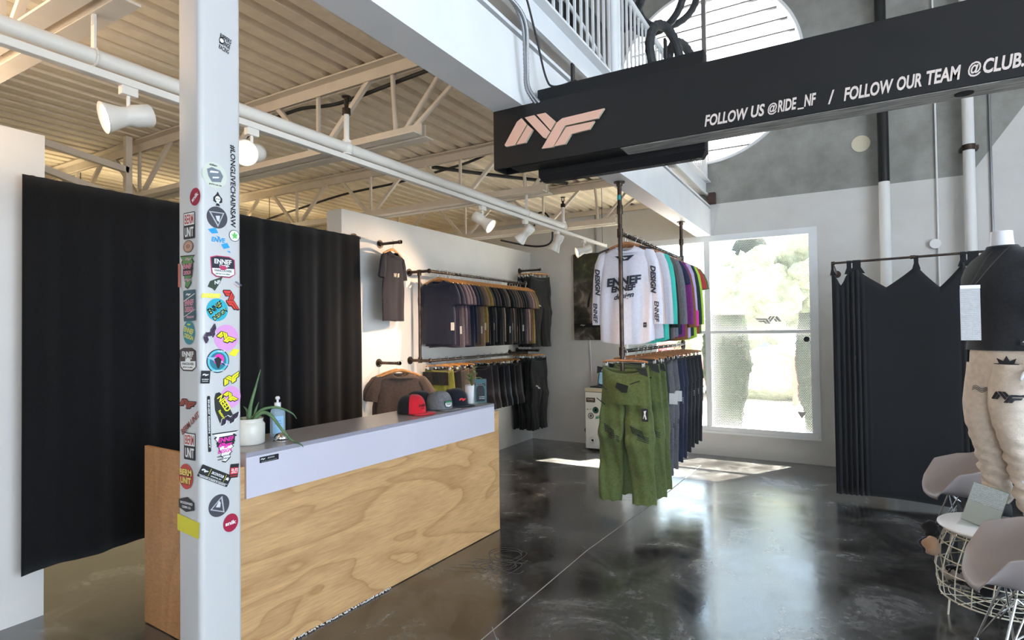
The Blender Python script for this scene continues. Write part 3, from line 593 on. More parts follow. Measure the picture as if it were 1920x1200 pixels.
# ================================================================ sticker-covered column
CX0, CX1, CY0, CY1 = -1.577, -1.474, .90, 1.023
colm = empty('steel_column', (-1.5255, .9615, 0), label='white square steel column in front, covered in stickers', cat='column')
def _col():
    mb = MB(); pts = rrect(CX1-CX0, CY1-CY0, .014, 6)
    mb.loft([[(x, y, z) for x, y in pts] for z in (0, 2.85)], smooth=True)
    return mb
_col().build('column_body', M['column'], colm)
_e = [0.0004]
def sticker(face, p, z, base, bcol, items, label, rot=0, corner=None):
    """face 'R': on +X side at depth y=p ; 'F': on the -Y side at x=p"""
    _e[0] += .00004; e0 = _e[0]
    def fn(k):
        e = e0+k*.0003
        if face == 'R': f0 = lambda u, v: (CX1+e+1.5255, p+u-.9615, z+v)
        else: f0 = lambda u, v: (p+u+1.5255, CY0-e-.9615, z+v)
        c, s = cos(rot), sin(rot)
        return lambda u, v: f0(u*c-v*s, u*s+v*c)
    mb = MB(); mats = [ink(bcol)]
    if base: put_poly(mb, base, fn(0))
    for it in items:
        c = it[-1]; m = ink(c)
        if m not in mats: mats.append(m)
        mb.cur = mats.index(m)
        k = it[0]
        if k == 'P': put_poly(mb, it[1], fn(it[2]))
        elif k == 'T':                       # text: body, cx, cy, w, h, level
            _, t, cx, cy, w_, h_, lv, _c = it; put_text(mb, t, w_, h_, fn(lv), cx, cy, bold=.03, shear=.15 if lv == 2.5 else 0)
        elif k == 'Tr': _, t, cx, cy, w_, h_, rr, _c = it; put_text(mb, t, w_, h_, fn(2), cx, cy, rot=rr, bold=.03)
        elif k == 'L': _, cx, cy, w_, rr, lv, hs, _c = it; put_logo(mb, w_, fn(lv), cx, cy, rot=rr, hs=hs)
    o = mb.build('sticker', mats, colm); o['label'] = label; return o
BK = (.015, .015, .018); WH = (.75, .74, .72); DR = (.30, .01, .04); RD = (.55, .03, .03); YL = (.75, .70, .02); TL = (.02, .34, .44); PK = (.62, .28, .55); MG = (.70, .03, .35); BRN = (.05, .03, .025)
def spade(s): return [(0, 1*s), (.25*s, .55*s), (.62*s, .15*s), (.62*s, -.35*s), (.3*s, -.5*s), (.12*s, -.42*s), (.3*s, -.9*s), (-.3*s, -.9*s), (-.12*s, -.42*s), (-.3*s, -.5*s), (-.62*s, -.35*s), (-.62*s, .15*s), (-.25*s, .55*s)]
def zig(w, h, n=5):
    L_, R_ = [], []
    for i in range(n):
        y0 = h/2-h*i/n; y1 = h/2-h*(i+1)/n; ww = w*(1-.12*i)
        R_ += [(ww*.5, y0-.002), (ww*.30, y0-(y0-y1)*.55)]; L_ += [(-ww*.5+.002*i, y0), (-ww*.34, y0-(y0-y1)*.7)]
    return R_+[(0, -h/2)]+L_[::-1]
sticker('R', .964, 2.464, [(0, 0)]*0 or None, BK, [('T', 'RIPPERS', .010, .012, .034, .014, 1, BK), ('T', 'LOUNGE', .010, -.004, .032, .014, 1, BK), ('T', 'RACING', .010, -.020, .030, .013, 1, BK), ('P', circ(.010, 16, .8, 1.1), 1, BK), ('P', [(x-.0, y) for x, y in circ(.006, 12)], 1.5, WH)], 'black skull and lettering sticker, topmost on the column', rot=-.17)
mbx = None
sticker('R', .9955, 2.065, None, BK, [('T', '#LONGLIVECHAINSAW', 0, 0, .232, .017, 1, BK)], 'black hashtag lettering running down the column', rot=-pi/2)
sticker('R', .942, 2.084, circ(.0355, 40), (.55, .57, .48), [('P', [(-.022, .012), (-.008, .02), (.016, .016), (.025, .002), (.018, -.016), (-.008, -.02), (-.018, -.006)], 1, (.16, .18, .21)), ('P', [(-.014, .004), (.01, .008), (.012, .012), (-.012, .010)], 1.5, WH), ('P', [(-.006, -.010), (.012, -.006), (.013, -.002), (-.006, -.006)], 1.5, WH), ('T', 'chileo', -.004, .027, .022, .006, 1, BK), ('T', 'good for your sole', .002, -.026, .036, .006, 1, BK)], 'round pale sticker with a grey pedal drawing')
sticker('F', -1.4935, 2.019, circ(.024, 24, 1.0, 1.0), DR, [('Tr', 'snik', 0, 0, .034, .012, .6, WH)], 'dark red snik sticker near the column corner, upper one')
sticker('R', .951, 2.020, spade(.021), BK, [('P', circ(.0075, 16, 1, 1.1), 1, WH), ('P', [(x-.003, y) for x, y in circ(.0018, 8)], 1.6, BK), ('P', [(x+.003, y) for x, y in circ(.0018, 8)], 1.6, BK), ('P', [(-.004, -.007), (.004, -.007), (.003, -.012), (-.003, -.012)], 1, WH)], 'black spade sticker with a skull')
def trisk(p, z, rot, l): sticker('R', p, z, circ(.030, 36), (.05, .05, .06), [('P', [(-.024, .014), (.021, .016), (.002, -.026)], 1, (.38, .38, .40)), ('P', [(-.018, .0115), (.016, .013), (.0025, -.019)], 1.4, (.05, .05, .06)), ('P', [(-.005, .004), (.008, .006), (.006, -.012), (-.001, -.008)], 1.8, (.55, .55, .56))], l, rot=rot)
trisk(.949, 1.969, 0, 'round charcoal sticker with a triangle, upper one'); trisk(.952, 1.185, 2.7, 'round charcoal sticker with a triangle, lower one')
sticker('R', 1.000, 1.926, circ(.0165, 24), BK, [('P', circ(.0148, 24), 1, WH), ('P', [(-.010, .004), (-.004, .003), (0, .012), (.004, .004), (.010, .006), (.006, -.002), (.009, -.008), (0, -.006), (-.006, -.010), (-.004, -.003)], 1.5, (.12, .45, .10))], 'small round sticker with a green leaf')
bl = (.02, .28, .62)
sticker('R', .952, 1.915, [(-.030, .018), (-.008, .026), (.0, .012), (-.018, .008)], bl, [('T', 'ENVE', .0, -.007, .040, .013, 2.5, bl), ('P', [(.008, -.018), (.026, -.012), (.034, -.024), (.016, -.030)], 1, bl), ('P', [(-.008, .004), (.004, .002), (.004, -.002)], 1, bl), ('P', [(.024, -.034), (.034, -.034), (.036, -.040)], 1, bl)], 'blue slanted bar sticker with lettering')
def vshield(face, p, z, s, c1, c2, l, k=1.0):
    sh = lambda q: [(-.040*q*k, .026*q), (-.02*k*q, .032*q), (.02*k*q, .032*q), (.038*k*q, .024*q), (.040*k*q, -.020*q), (.022*k*q, -.032*q), (-.022*k*q, -.032*q), (-.036*k*q, -.022*q)]
    sticker(face, p, z, sh(s), c1, [('P', sh(s*.93), .5, c2), ('T', 'ENNEF', 0, .015*s, .054*k*s, .014*s, 1, WH), ('T', 'Design', .004*s, .003*s, .030*k*s, .010*s, 1, WH), ('P', [(-.034*k*s, -.006*s), (.036*k*s, -.004*s), (.036*k*s, -.02*s), (.02*k*s, -.028*s), (-.02*k*s, -.028*s), (-.032*k*s, -.020*s)], 1, WH), ('P', [(x, y-.003*s) for x, y in circ(.012*s, 20, k, .55)], 1.3, (.45, .03, .10) if k == 1.0 else WH), ('T', 'VANCOUVER', 0, -.012*s, .056*k*s, .007*s, 1.6, BK), ('T', 'BRITISH COLUMBIA', 0, -.0215*s, .046*k*s, .004*s, 1.6, BK)], l)
vshield('R', .9655, 1.8355, .93, (.50, .05, .12), (.02, .018, .03), 'black and white shield sticker with pink rim')
vshield('F', -1.5275, 1.583, .98, BRN, (.07, .05, .045), 'brown shield sticker on the narrow column face', k=1.0001)
sticker('R', .9455, 1.787, [(-.026, -.004), (-.016, .010), (.024, .018), (.012, .002), (-.008, -.018), (-.014, -.010)], (.03, .05, .03), [('T', 'NF', .004, .004, .018, .010, 2.5, WH)], 'dark green arrow shaped sticker', rot=.2)
sticker('R', .931, 1.755, [(-.028, -.007), (.024, -.006), (.028, .006), (-.024, .005)], YL, [('T', 'ENVE', 0, 0, .046, .010, 2.5, (.9, .88, .2))], 'faded yellow lettering sticker')
sticker('R', .9485, 1.7165, circ(.031, 36), TL, [('Tr', 'ENNEF', -.006, .006, .046, .017, .62, BK), ('Tr', 'DESIGN', .007, -.012, .046, .014, .62, BK), ('Tr', 'ENNEF', -.007, .007, .044, .014, .62, (.8, .74, .12)), ('Tr', 'DESIGN', .006, -.011, .044, .012, .62, (.8, .74, .12))], 'round teal sticker with yellow lettering')
def nf(face, p, z, w, c, outl, l, rot=0, hs=1.0, disc=None):
    its = []
    if disc: its += [('P', circ(disc[0], 36), 0, disc[1])]
    for dx, dy in ((.0016, -.0022), (-.0012, .001), (.0014, .0012), (-.001, -.001)): its.append(('L', dx, dy, w*1.03, 0, 1, hs, outl))
    its.append(('L', 0, 0, w, 0, 1.8, hs, c)); sticker(face, p, z, None, c, its, l, rot=rot)
nf('R', .989, 1.744, .068, (.55, .04, .03), BK, 'red winged logo sticker leaning along the column edge', rot=-1.0, hs=1.2)
nf('R', .9745, 1.640, .056, YL, BK, 'yellow logo on a pink disc, upper one', rot=-.35, hs=1.3, disc=(.036, PK))
nf('R', .9865, 1.4755, .046, YL, BK, 'yellow logo on a pink disc, lower one', rot=-.55, hs=1.3, disc=(.0305, PK))
nf('R', .929, 1.652, .058, (.05, .03, .06), (.6, .6, .6), 'dark purple outline logo sticker at the column corner', rot=.95, hs=1.2)
nf('R', .990, 1.526, .056, YL, BK, 'yellow winged logo sticker at the column edge', rot=.5, hs=1.3)
nf('R', .985, 1.415, .060, (.03, .02, .04), WH, 'black winged logo sticker below the pink disc', rot=.35, hs=1.2)
nf('F', -1.5275, 1.464, .074, (.28, .06, .04), BK, 'brick red winged logo sticker on the narrow face', hs=1.0)
sticker('R', .950, 1.577, circ(.0325, 40), BK, [('P', circ(.030, 36), .5, (.10, .45, .55)), ('P', circ(.024, 32), .8, (.02, .16, .22)), ('P', [(x+.002, y+.004) for x, y in circ(.015, 24)], 1.2, MG), ('P', [(-.034, .012), (-.004, .010), (.002, -.002), (-.01, .0)], 1.6, (.3, .45, .8)), ('P', [(.006, .006), (.004, -.004), (.034, -.012), (.022, -.014)], 1.6, (.45, .4, .8)), ('P', [(-.012, .006), (0, .012), (.010, .004), (.003, -.02), (-.002, -.02)], 2, BK), ('T', 'CLUB NF', .010, .0265, .022, .005, 1.8, WH), ('T', 'NORTH VANCOUVER, BC', 0, -.027, .036, .004, 1.8, WH)], 'round blue badge sticker with a palm and wings')
sticker('R', .9985, 1.597, [(-.018, -.004), (-.002, .012), (.016, .008), (.003, -.010)], YL, [], 'small yellow parallelogram sticker')
sticker('R', .914, 1.536, rrect(.026, .034, .001), BK, [('L', 0, .006, .018, 0, 1, 1, WH), ('T', 'NF DESIGN', 0, -.006, .018, .003, 1, WH), ('T', 'VANCOUVER', 0, -.011, .016, .002, 1, WH)], 'small black square sticker wrapped near the corner', rot=-.08)
sticker('R', .963, 1.456, [(-.024, .020), (-.020, .034), (-.010, .036), (.002, .026), (.030, -.030), (.022, -.040), (-.008, -.048), (-.022, -.012)], (.02, .022, .018), [('Tr', 'NEED', .004, .004, .050, .018, -1.0, YL), ('Tr', 'Factory', -.004, -.026, .028, .010, -1.0, YL)], 'black octagonal sticker with yellow lettering')
sticker('R', .924, 1.410, rrect(.150, .0085, .003), BK, [('T', 'ENNEF DESIGN  DEPT', 0, 0, .13, .004, 1, WH)], 'long thin black bar sticker running down the corner', rot=-pi/2+.02)
z1 = zig(.080, .085, 6)
sticker('R', .9705, 1.340, z1, BK, [('P', [(x*.88, y*.92) for x, y in z1], .5, WH), ('P', [(-.026, .004), (-.018, .030), (.030, .030), (.026, .004)], .9, BK), ('T', 'ENNEF', .002, .021, .046, .012, 2.5, MG), ('L', -.001, .005, .042, 0, 1.8, 1.1, MG), ('T', 'DESIGN', -.002, -.010, .040, .010, 2.5, MG), ('T', 'NORTH VANCOUVER', -.004, -.023, .040, .004, 1.8, BK), ('T', 'VANCOUVER BC', -.006, -.031, .034, .004, 1.8, BK)], 'jagged black, white and pink lightning sticker')
sticker('R', .996, 1.2695, rrect(.026, .038, .001), BK, [('P', rrect(.023, .018, .001), .6, (.55, .02, .04)), ('P', [(-.009, .006), (-.002, .006), (-.002, -.006), (-.009, -.006), (-.009, -.004), (-.004, -.004), (-.004, .0), (-.009, .0), (-.009, .0015), (-.004, .0015), (-.004, .004), (-.009, .004)], 1.4, WH), ('P', [(.0, -.006), (.003, .007), (.005, .007), (.0025, -.004), (.005, -.004), (.006, -.006)], 1.4, WH), ('P', [(.006, .006), (.011, .006), (.011, .004), (.006, .004)], 1.4, WH), ('P', [(.006, .002), (.011, .002), (.009, -.006), (.007, -.006), (.009, 0), (.006, 0)], 1.4, WH), ('T', 'RACING', 0, -.0135, .02, .0035, 1.4, RD)], 'small red and black sticker with white foreign characters', rot=-.12)
sticker('R', .940, 1.268, rrect(.098, .032, .002), BK, [('P', [(-.047, -.010), (.047, -.010), (.047, -.0092), (-.047, -.0092)], 1, WH), ('L', -.034, .003, .022, 0, 1, 1, WH), ('T', '3RCONTOUR', .006, .005, .040, .007, 2.5, WH), ('T', 'DIGITAL FIT', .006, -.004, .034, .003, 1, WH), ('P', [(-.0195, -.007), (-.0185, -.007), (-.0185, .013), (-.0195, .013)], 1, YL), ('P', [(.0305, -.007), (.0315, -.007), (.0315, .013), (.0305, .013)], 1, YL), ('P', [(x*.7+.039, y*.7+.003) for x, y in [(0, .009), (.003, .004), (.008, .004), (.005, 0), (.007, -.005), (0, -.003), (-.007, -.005), (-.005, 0), (-.008, .004), (-.003, .004)]], 1, WH), ('T', 'DESIGNED & MADE IN CANADA', 0, -.0128, .084, .0035, 1, WH)], 'long black label sticker slanting across the corner', rot=-.53)
sticker('R', .9855, 1.129, circ(.0235, 28, .95, 1.05), DR, [('T', 'snik', 0, 0, .032, .011, 1, WH)], 'dark red snik sticker, lowest on the column')
sticker('R', 1.010, 1.790, None, (.3, .3, .35), [('T', 'NFDESIGN', 0, .002, .022, .006, 2.5, (.12, .12, .2)), ('P', [(-.012, -.006), (.012, -.006), (.012, -.0068), (-.012, -.0068)], 1, RD)], 'tiny faint lettering sticker at the column edge', rot=-.5)
def berm(z, l): sticker('F', -1.519, z, rrect(.052, .072, .003), BK, [('P', rrect(.046, .033, .001) and [(x, y+.0175) for x, y in rrect(.047, .032, .001)], .5, WH), ('T', 'BERM', 0, .0175, .040, .026, 1, (.40, .07, .05)), ('T', 'UNIT', 0, -.0175, .040, .026, 1, WH)], l)
berm(1.944, 'rectangular BERM UNIT sticker, upper one'); berm(1.3505, 'rectangular BERM UNIT sticker, lower one')
sticker('F', -1.5235, 1.888, circ(.0175, 24, 1.35, .95), BRN, [('P', circ(.0155, 24, 1.35, .95), .6, (.38, .22, .15)), ('P', circ(.010, 20, 1.35, .9), 1, (.5, .34, .25)), ('P', circ(.008, 20, 1.35, .9), 1.4, (.28, .15, .10))], 'small oval copper coloured sticker')
z2 = zig(.070, .092, 5)
sticker('F', -1.5265, 1.819, z2, BK, [('P', [(x*.86, y*.93) for x, y in z2], .5, (.10, .22, .07)), ('P', [(-.022, -.010), (-.020, .022), (.026, .022), (.022, -.010)], .9, BK), ('T', 'ENNEF', 0, .015, .040, .013, 2.5, (.65, .25, .30)), ('T', 'DESIGN', 0, -.002, .034, .011, 2.5, (.65, .25, .30)), ('L', 0, -.022, .034, 0, 1.8, .8, (.5, .25, .35)), ('L', .004, .034, .030, 0, 1.8, .8, (.5, .3, .35))], 'jagged green and black lightning sticker')
sticker('F', -1.5655, 1.812, [(-.006, -.032), (.006, -.032), (.006, .032), (-.006, .032)], (.42, .12, .08), [], 'narrow faded red sticker at the left column edge')
sticker('F', -1.518, 1.728, rrect(.056, .084, .004), (.04, .09, .11), [('P', [(-.026, .012), (.026, .030), (.026, .032), (-.026, .014)], 1, WH), ('T', 'ENNEF', 0, .008, .042, .016, 2.5, (.65, .25, .30)), ('T', 'DESIGN', 0, -.010, .040, .014, 2.5, (.65, .25, .30)), ('P', [(-.026, -.030), (.026, -.012), (.026, -.0105), (-.026, -.0285)], 1, WH), ('T', 'Vancouver', .003, -.030, .036, .008, 1, (.6, .3, .35)), ('L', -.004, .030, .024, 0, 1, .9, WH)], 'dark teal rounded card sticker with pink lettering', rot=.03)
sticker('F', -1.5205, 1.655, circ(.032, 32, .85, 1.0), (.03, .20, .24), [('Tr', 'ENNEF', 0, .006, .044, .015, -.25, (.70, .60, .12)), ('Tr', 'DESIGN', 0, -.011, .042, .012, -.25, (.70, .60, .12)), ('L', 0, .022, .018, 0, 1, .9, YL)], 'oval teal sticker with yellow lettering')
sticker('F', -1.5145, 1.413, None, BRN, [('T', 'BERM UNIT', 0, 0, .098, .016, 2.5, (.24, .05, .04))], 'brick red BERM UNIT lettering running diagonally', rot=.62)
sticker('F', -1.5355, 1.2685, circ(.034, 32, .95, 1), (.45, .05, .04), [('T', 'BERM', 0, .010, .056, .020, 1, BK), ('T', 'UNIT', 0, -.012, .050, .020, 1, BK), ('T', 'BERM', -.001, .011, .054, .017, 1.6, (.75, .62, .15)), ('T', 'UNIT', -.001, -.011, .048, .017, 1.6, (.75, .62, .15))], 'round red BERM UNIT sticker with yellow lettering')
hx = [(.036, .008), (.004, .020), (-.036, .010), (-.036, -.012), (-.002, -.021), (.036, -.012)]
sticker('F', -1.5335, 1.1945, hx, (.03, .03, .03), [('T', 'WOODWARD', 0, .003, .058, .007, 1, WH), ('T', 'CIDER CO', 0, -.008, .040, .006, 1, WH)], 'black hexagonal sticker with white lettering')
sticker('F', -1.524, 1.137, [(-.052, -.017), (.044, -.027), (.046, -.024), (.049, .016), (-.052, .027)], (.62, .55, .04), [], 'strip of yellow tape low on the column')

# ================================================================ reception counter
ct = empty('reception_counter', (-2.49, 4.061, 0), (0, 0, rad(-2.84)), 'plywood reception counter with a white raised top, in front of the black curtain', 'counter')
# local: x to the right of the front face, y along the counter (far end = 0, near end = -2.28)
MB().box(-.02, 0, -2.28, .015, .006, .985).build('front_panel', M['ply'], ct)
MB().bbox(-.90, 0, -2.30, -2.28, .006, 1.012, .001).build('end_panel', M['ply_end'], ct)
MB().box(-.42, -.02, -.02, 0, .006, .98).build('far_end_panel', M['ply'], ct)
MB().box(-.86, -.02, -2.26, -.02, .70, .735).build('work_surface', M['lam_top'], ct)
t = MB(); t.box(-.012, .012, -2.245, -.065, .825, 1.052).box(-.40, .012, -2.245, -.065, 1.030, 1.0521)
o = t.build('white_fascia', M['lam_white'], ct)
MB().box(-.40, .0125, -2.2455, -.0645, 1.0522, 1.0535).build('counter_top', M['lam_top'], ct)
MB().box(-.40, .0125, -2.248, -2.2452, .826, 1.052).build('fascia_edge', M['lam_edge'], ct)
g = MB(); fn = lambda u, v: (.0128, -2.118+u, 1.004+v)
put_poly(g, rrect(.11, .030, .002), fn); g.cur = 1; fn2 = lambda u, v: (.0131, -2.118+u, 1.004+v)
put_logo(g, .028, fn2, -.036, .003); put_text(g, '3RCONTOUR', .040, .007, fn2, .010, .004, shear=.2, bold=.02); put_text(g, 'DESIGNED & MADE IN CANADA', .09, .003, fn2, 0, -.010)
o = g.build('sticker', [ink(BK), ink(WH)], ct); o['label'] = 'small black label on the white fascia'
CR_ = Matrix.Rotation(rad(-2.84), 4, 'Z')
ZT = 1.0536
# plant jar with aloe
pj = empty('aloe_plant', (-2.80, 1.985, ZT), label='drooping aloe in a white glazed jar, left end of the counter', cat='plant')
MB().lathe([(.0, 0), (.070, 0), (.078, .006), (.079, .105), (.070, .118), (.068, .122), (.072, .138), (.068, .139), (.064, .12), (.07, .10), (.070, .02)], 28).build('jar', M['ceramic'], pj)
MB().cyl((0, 0, .105), .066, .008, 24).build('soil', M['soil'], pj)
def aleaf(pts, r):
    P_ = [Vector(p) for p in pts]; out = []
    for i in range(len(P_)-1):
        p0 = P_[max(0, i-1)]; p1 = P_[i]; p2 = P_[i+1]; p3 = P_[min(len(P_)-1, i+2)]
        for k in range(6):
            t = k/6; out.append(.5*((2*p1)+(p2-p0)*t+(2*p0-5*p1+4*p2-p3)*t*t+(3*p1-p0-3*p2+p3)*t*t*t))
    out.append(P_[-1]); n_ = len(out)
    return MB().tube(out, [max(.0015, r*(1-.9*(i/(n_-1))**1.5)) for i in range(n_)], 8).build('leaf', M['aloe'], pj)
aleaf([(0, 0, .11), (.01, -.0, .2), (.025, .02, .30), (.035, .045, .40)], .012)
aleaf([(.01, .01, .11), (.04, .04, .175), (.09, .10, .19), (.14, .16, .155), (.16, .18, .12)], .010)
aleaf([(.02, .0, .11), (.06, .03, .165), (.10, .06, .15), (.155, .09, .07), (.20, .11, .02), (.262, .125, -.005), (.272, .13, -.02)], .011)
aleaf([(-.01, 0, .11), (-.03, .01, .17), (-.05, 0, .20)], .010)
aleaf([(-.02, -.01, .11), (-.09, -.05, .16), (-.18, -.12, .14), (-.24, -.17, .16)], .009)
aleaf([(.0, .02, .11), (.0, .04, .18), (.012, .05, .22)], .009)
# sanitizer
hs = empty('sanitizer_bottle', (-2.845, 2.20, ZT), (0, 0, rad(60)), 'clear pump bottle of hand gel on the counter beside the aloe jar', 'bottle')
b = MB(); prof = [(0, 0), (.98, 0), (1, .01), (1, .135), (.85, .158), (.36, .168), (.34, .172)]
b.loft([[(.042*q*cos(2*pi*j/28), .027*q*sin(2*pi*j/28), z) for j in range(28)] for q, z in prof]); b.build('bottle', mat('pale_blue_gel', (.55, .72, .85), .12, trans=.55, ior=1.2), hs)
MB().cyl((0, 0, .170), .018, .026, 20).cyl((0, 0, .196), .006, .018, 10).lathe([(0, .214), (.012, .214), (.013, .226), (.008, .232), (0, .232)], 16).build('pump', M['white_gloss'], hs)
g = MB(); fn = lambda u, v: (.0425*sin(u/.042), -.0278*cos(u/.042)-.0003, .078+v); 
gr = []
for i in range(9):
    u = -.032+.008*i; gr.append([fn(u, -.058), fn(u, .042)])
g.loft(gr, ring_closed=False); g.cur = 1; fn2 = lambda u, v: (.0425*sin(u/.042), -.0278*cos(u/.042)-.0009, .078+v)
put_text(g, 'Hand', .028, .010, fn2, 0, .015); put_text(g, 'Sanitizer', .040, .008, fn2, 0, 0); g.cur = 2; put_poly(g, [(-.03, -.03), (.03, -.03), (.03, -.025), (-.03, -.025)], fn2)
o = g.build('bottle_label', [ink((.30, .52, .72)), ink((.05, .10, .35)), ink((.10, .40, .20))], hs)
# bell
bl_ = empty('service_bell', (-2.715, 2.125, ZT), label='small chrome service bell on the counter beside the aloe jar', cat='bell')
MB().lathe([(.0, 0), (.045, 0), (.044, .004), (.036, .008), (0.0, .008)], 32).build('base', M['chrome'], bl_)
MB().lathe([(.040, .012), (.0405, .014), (.038, .026), (.028, .039), (.012, .046), (0, .047)], 32).build('dome', M['chrome'], bl_)
MB().cyl((0, 0, .044), .004, .012, 10).cyl((0, 0, .056), .007, .005, 12).build('button', M['chrome'], bl_)
# caps
def cap(loc, rz, front, back, brim, label, deco=None):
    c = empty('snapback_cap', loc, (0, 0, rz), label, 'cap', 'caps on the counter top'); c.scale = (1.18, 1.12, 1.12)
    def dome(a0, a1, n_, name, m, k=1.0, hf=1.0):
        mb = MB(); rings = []
        for i in range(9):
            t = i/8; z = .115*hf*sin(t*pi/2*1.0)**.85 if t > 0 else 0; r = cos(t*pi/2)**.55 if t < 1 else 0.02
            rings.append([(.083*r*k*sin(a0+(a1-a0)*j/n_), -.098*r*k*cos(a0+(a1-a0)*j/n_)*(1.04 if abs(a0+(a1-a0)*j/n_) < 1 else 1), z+.004) for j in range(n_+1)])
        mb.loft(rings, ring_closed=False); return mb.build(name, m, c)
    dome(-1.0, 1.0, 20, 'front_panel', front, 1.0, 1.04); dome(1.0, 2*pi-1.0, 36, 'crown', back, .995, 1.0)
    mb = MB(); n_ = 24; top = []; 
    for zz in (.004, .0075):
        inner = [(.082*sin(a), -.092*cos(a), zz) for a in [-1.15+2.3*i/n_ for i in range(n_+1)]]
        outer = [(.086*sin(a)*1.0, -.098-.080*max(0, cos(a))**.6*1.0+.01, zz-.001) for a in [-1.35+2.7*i/n_ for i in range(n_+1)]]
        top += [inner, outer]
    mb.loft([top[0], top[1], top[3], top[2]], ring_closed=False, closed=True); mb.build('brim', brim, c)
    MB().sphere((0, 0, .119), .007, 10, (1, 1, .6)).build('button', back, c)
    if deco:
        g = MB(); R_ = 1.0
        fn = lambda u, v: (.0845*sin(u/.085)*(cos((v)/.20))**.3, -.103*cos(u/.085)*(cos(v/.17))**.5*1.0-.0015, .045+v)
        mats = deco(g, fn); g.build('emblem', mats, c)
    return c
red = fabric((.62, .015, .03)); blk_f = fabric((.010, .010, .012)); gry = fabric((.17, .17, .18)); nvy = fabric((.012, .013, .022))
def d_red(g, fn):
    put_text(g, 'ENNEF', .060, .016, fn, 0, .012, shear=.3, bold=.03); put_text(g, 'DEPT', .03, .006, fn, 0, -.008, bold=.02); return [ink((.06, .005, .008))]
def d_grey(g, fn):
    put_poly(g, [(-.032, .018), (.032, .018), (.034, .0), (.024, -.022), (0, -.027), (-.024, -.022), (-.034, .0)], fn); g.cur = 1
    f2 = lambda u, v: tuple(a+b for a, b in zip(fn(u, v), (0, -.0006, 0)))
    put_poly(g, [(-.028, .004), (.028, .004), (.028, -.004), (.022, -.018), (0, -.023), (-.022, -.018), (-.028, -.004)], f2); g.cur = 2
    put_poly(g, [(-.028, .015), (.028, .015), (.028, .006), (-.028, .006)], f2); g.cur = 0; f3 = lambda u, v: tuple(a+b for a, b in zip(fn(u, v), (0, -.0012, 0)))
    put_text(g, 'ENNEF', .038, .009, f3, 0, -.004, shear=.2, bold=.02); return [ink(BK), ink(WH), ink((.05, .28, .12))]
def d_navy(g, fn): put_logo(g, .060, fn, 0, .005, hs=1.1); return [ink((.75, .05, .05))]
cap((-2.745, 3.27, ZT), rad(84), red, blk_f, red, 'black cap with red front and red brim, leftmost on the counter', d_red)
cap((-2.865, 3.50, ZT), rad(70), blk_f, blk_f, blk_f, 'plain black cap behind the red one')
cap((-2.70, 3.54, ZT), rad(78), gry, gry, gry, 'heather grey cap with a shield patch', d_grey)
cap((-2.715, 3.77, ZT), rad(70), nvy, nvy, nvy, 'dark navy cap with a red logo beside the white pot', d_navy)
# white cup with leafy plant, brochure holder
pp = empty('potted_plant', (-2.665, 3.945, ZT), label='small leafy plant in a white cylindrical pot on the counter', cat='plant')
MB().lathe([(0, 0), (.048, 0), (.052, .005), (.058, .150), (.055, .150), (.05, .01)], 28).build('pot', M['white_gloss'], pp)
MB().cyl((0, 0, .13), .052, .008, 20).build('soil', M['soil'], pp)
random.seed(4)
lf = MB()
for s_ in range(9):
    a = random.uniform(0, 6.28); R_ = random.uniform(.03, .14); H_ = random.uniform(.06, .17); e = Vector((R_*cos(a), R_*sin(a), .14+H_))
    mid = Vector((e.x*.4, e.y*.4, .14+H_*1.1)); pts = [Vector((0, 0, .13)), mid, e]; lf.tube(pts, .0018, 5)
    for q in range(5):
        t = .4+.15*q; p = (1-t)**2*pts[0]+2*t*(1-t)*pts[1]+t*t*pts[2]; d = Vector((random.uniform(-1, 1), random.uniform(-1, 1), random.uniform(-.2, .6))).normalized()
        u = d.cross(Vector((0, 0, 1))).normalized(); w_ = .012; l_ = .030
        lf.add([p, p+d*l_*.5+u*w_, p+d*l_*1.0-Vector((0, 0, .006)), p+d*l_*.5-u*w_], [(0, 1, 2, 3)], True)
lf.build('foliage', M['leaf'], pp)
br = empty('leaflet_stand', (-2.570, 3.930, ZT), (rad(-6), 0, rad(38)), 'clear stand holding a teal and black leaflet on the counter', 'leaflet stand')
MB().box(-.052, .052, .001, .004, 0, .205).box(-.052, .052, -.02, .04, 0, .003).build('holder', M['acrylic'], br)
g = MB(); fn = lambda u, v: (u, -.0008, .105+v); f2 = lambda u, v: (u, -.0016, .105+v); f3 = lambda u, v: (u, -.0024, .105+v)
put_poly(g, rrect(.098, .19, .002), fn); g.cur = 1; put_poly(g, [(-.046, .045), (.040, .040), (.040, .060), (-.046, .064)], f2)
n_ = [(.035*cos(t), .002+.045*sin(t)) for t in [pi*i/14 for i in range(15)]]; put_poly(g, n_+[(-.035, -.085), (.035, -.085)], f2)
g.cur = 2; put_text(g, 'GET UP TO', .05, .007, f3, -.012, .058); put_text(g, 'DISCOUNT', .07, .007, f3, -.002, .048); put_text(g, 'CARD', .045, .009, f3, .012, -.048, bold=.02); put_text(g, 'ENNEF', .045, .008, f3, .012, -.062, bold=.02)
g.build('leaflet', [ink((.045, .12, .13)), ink(BK), ink((.45, .5, .5))], br)

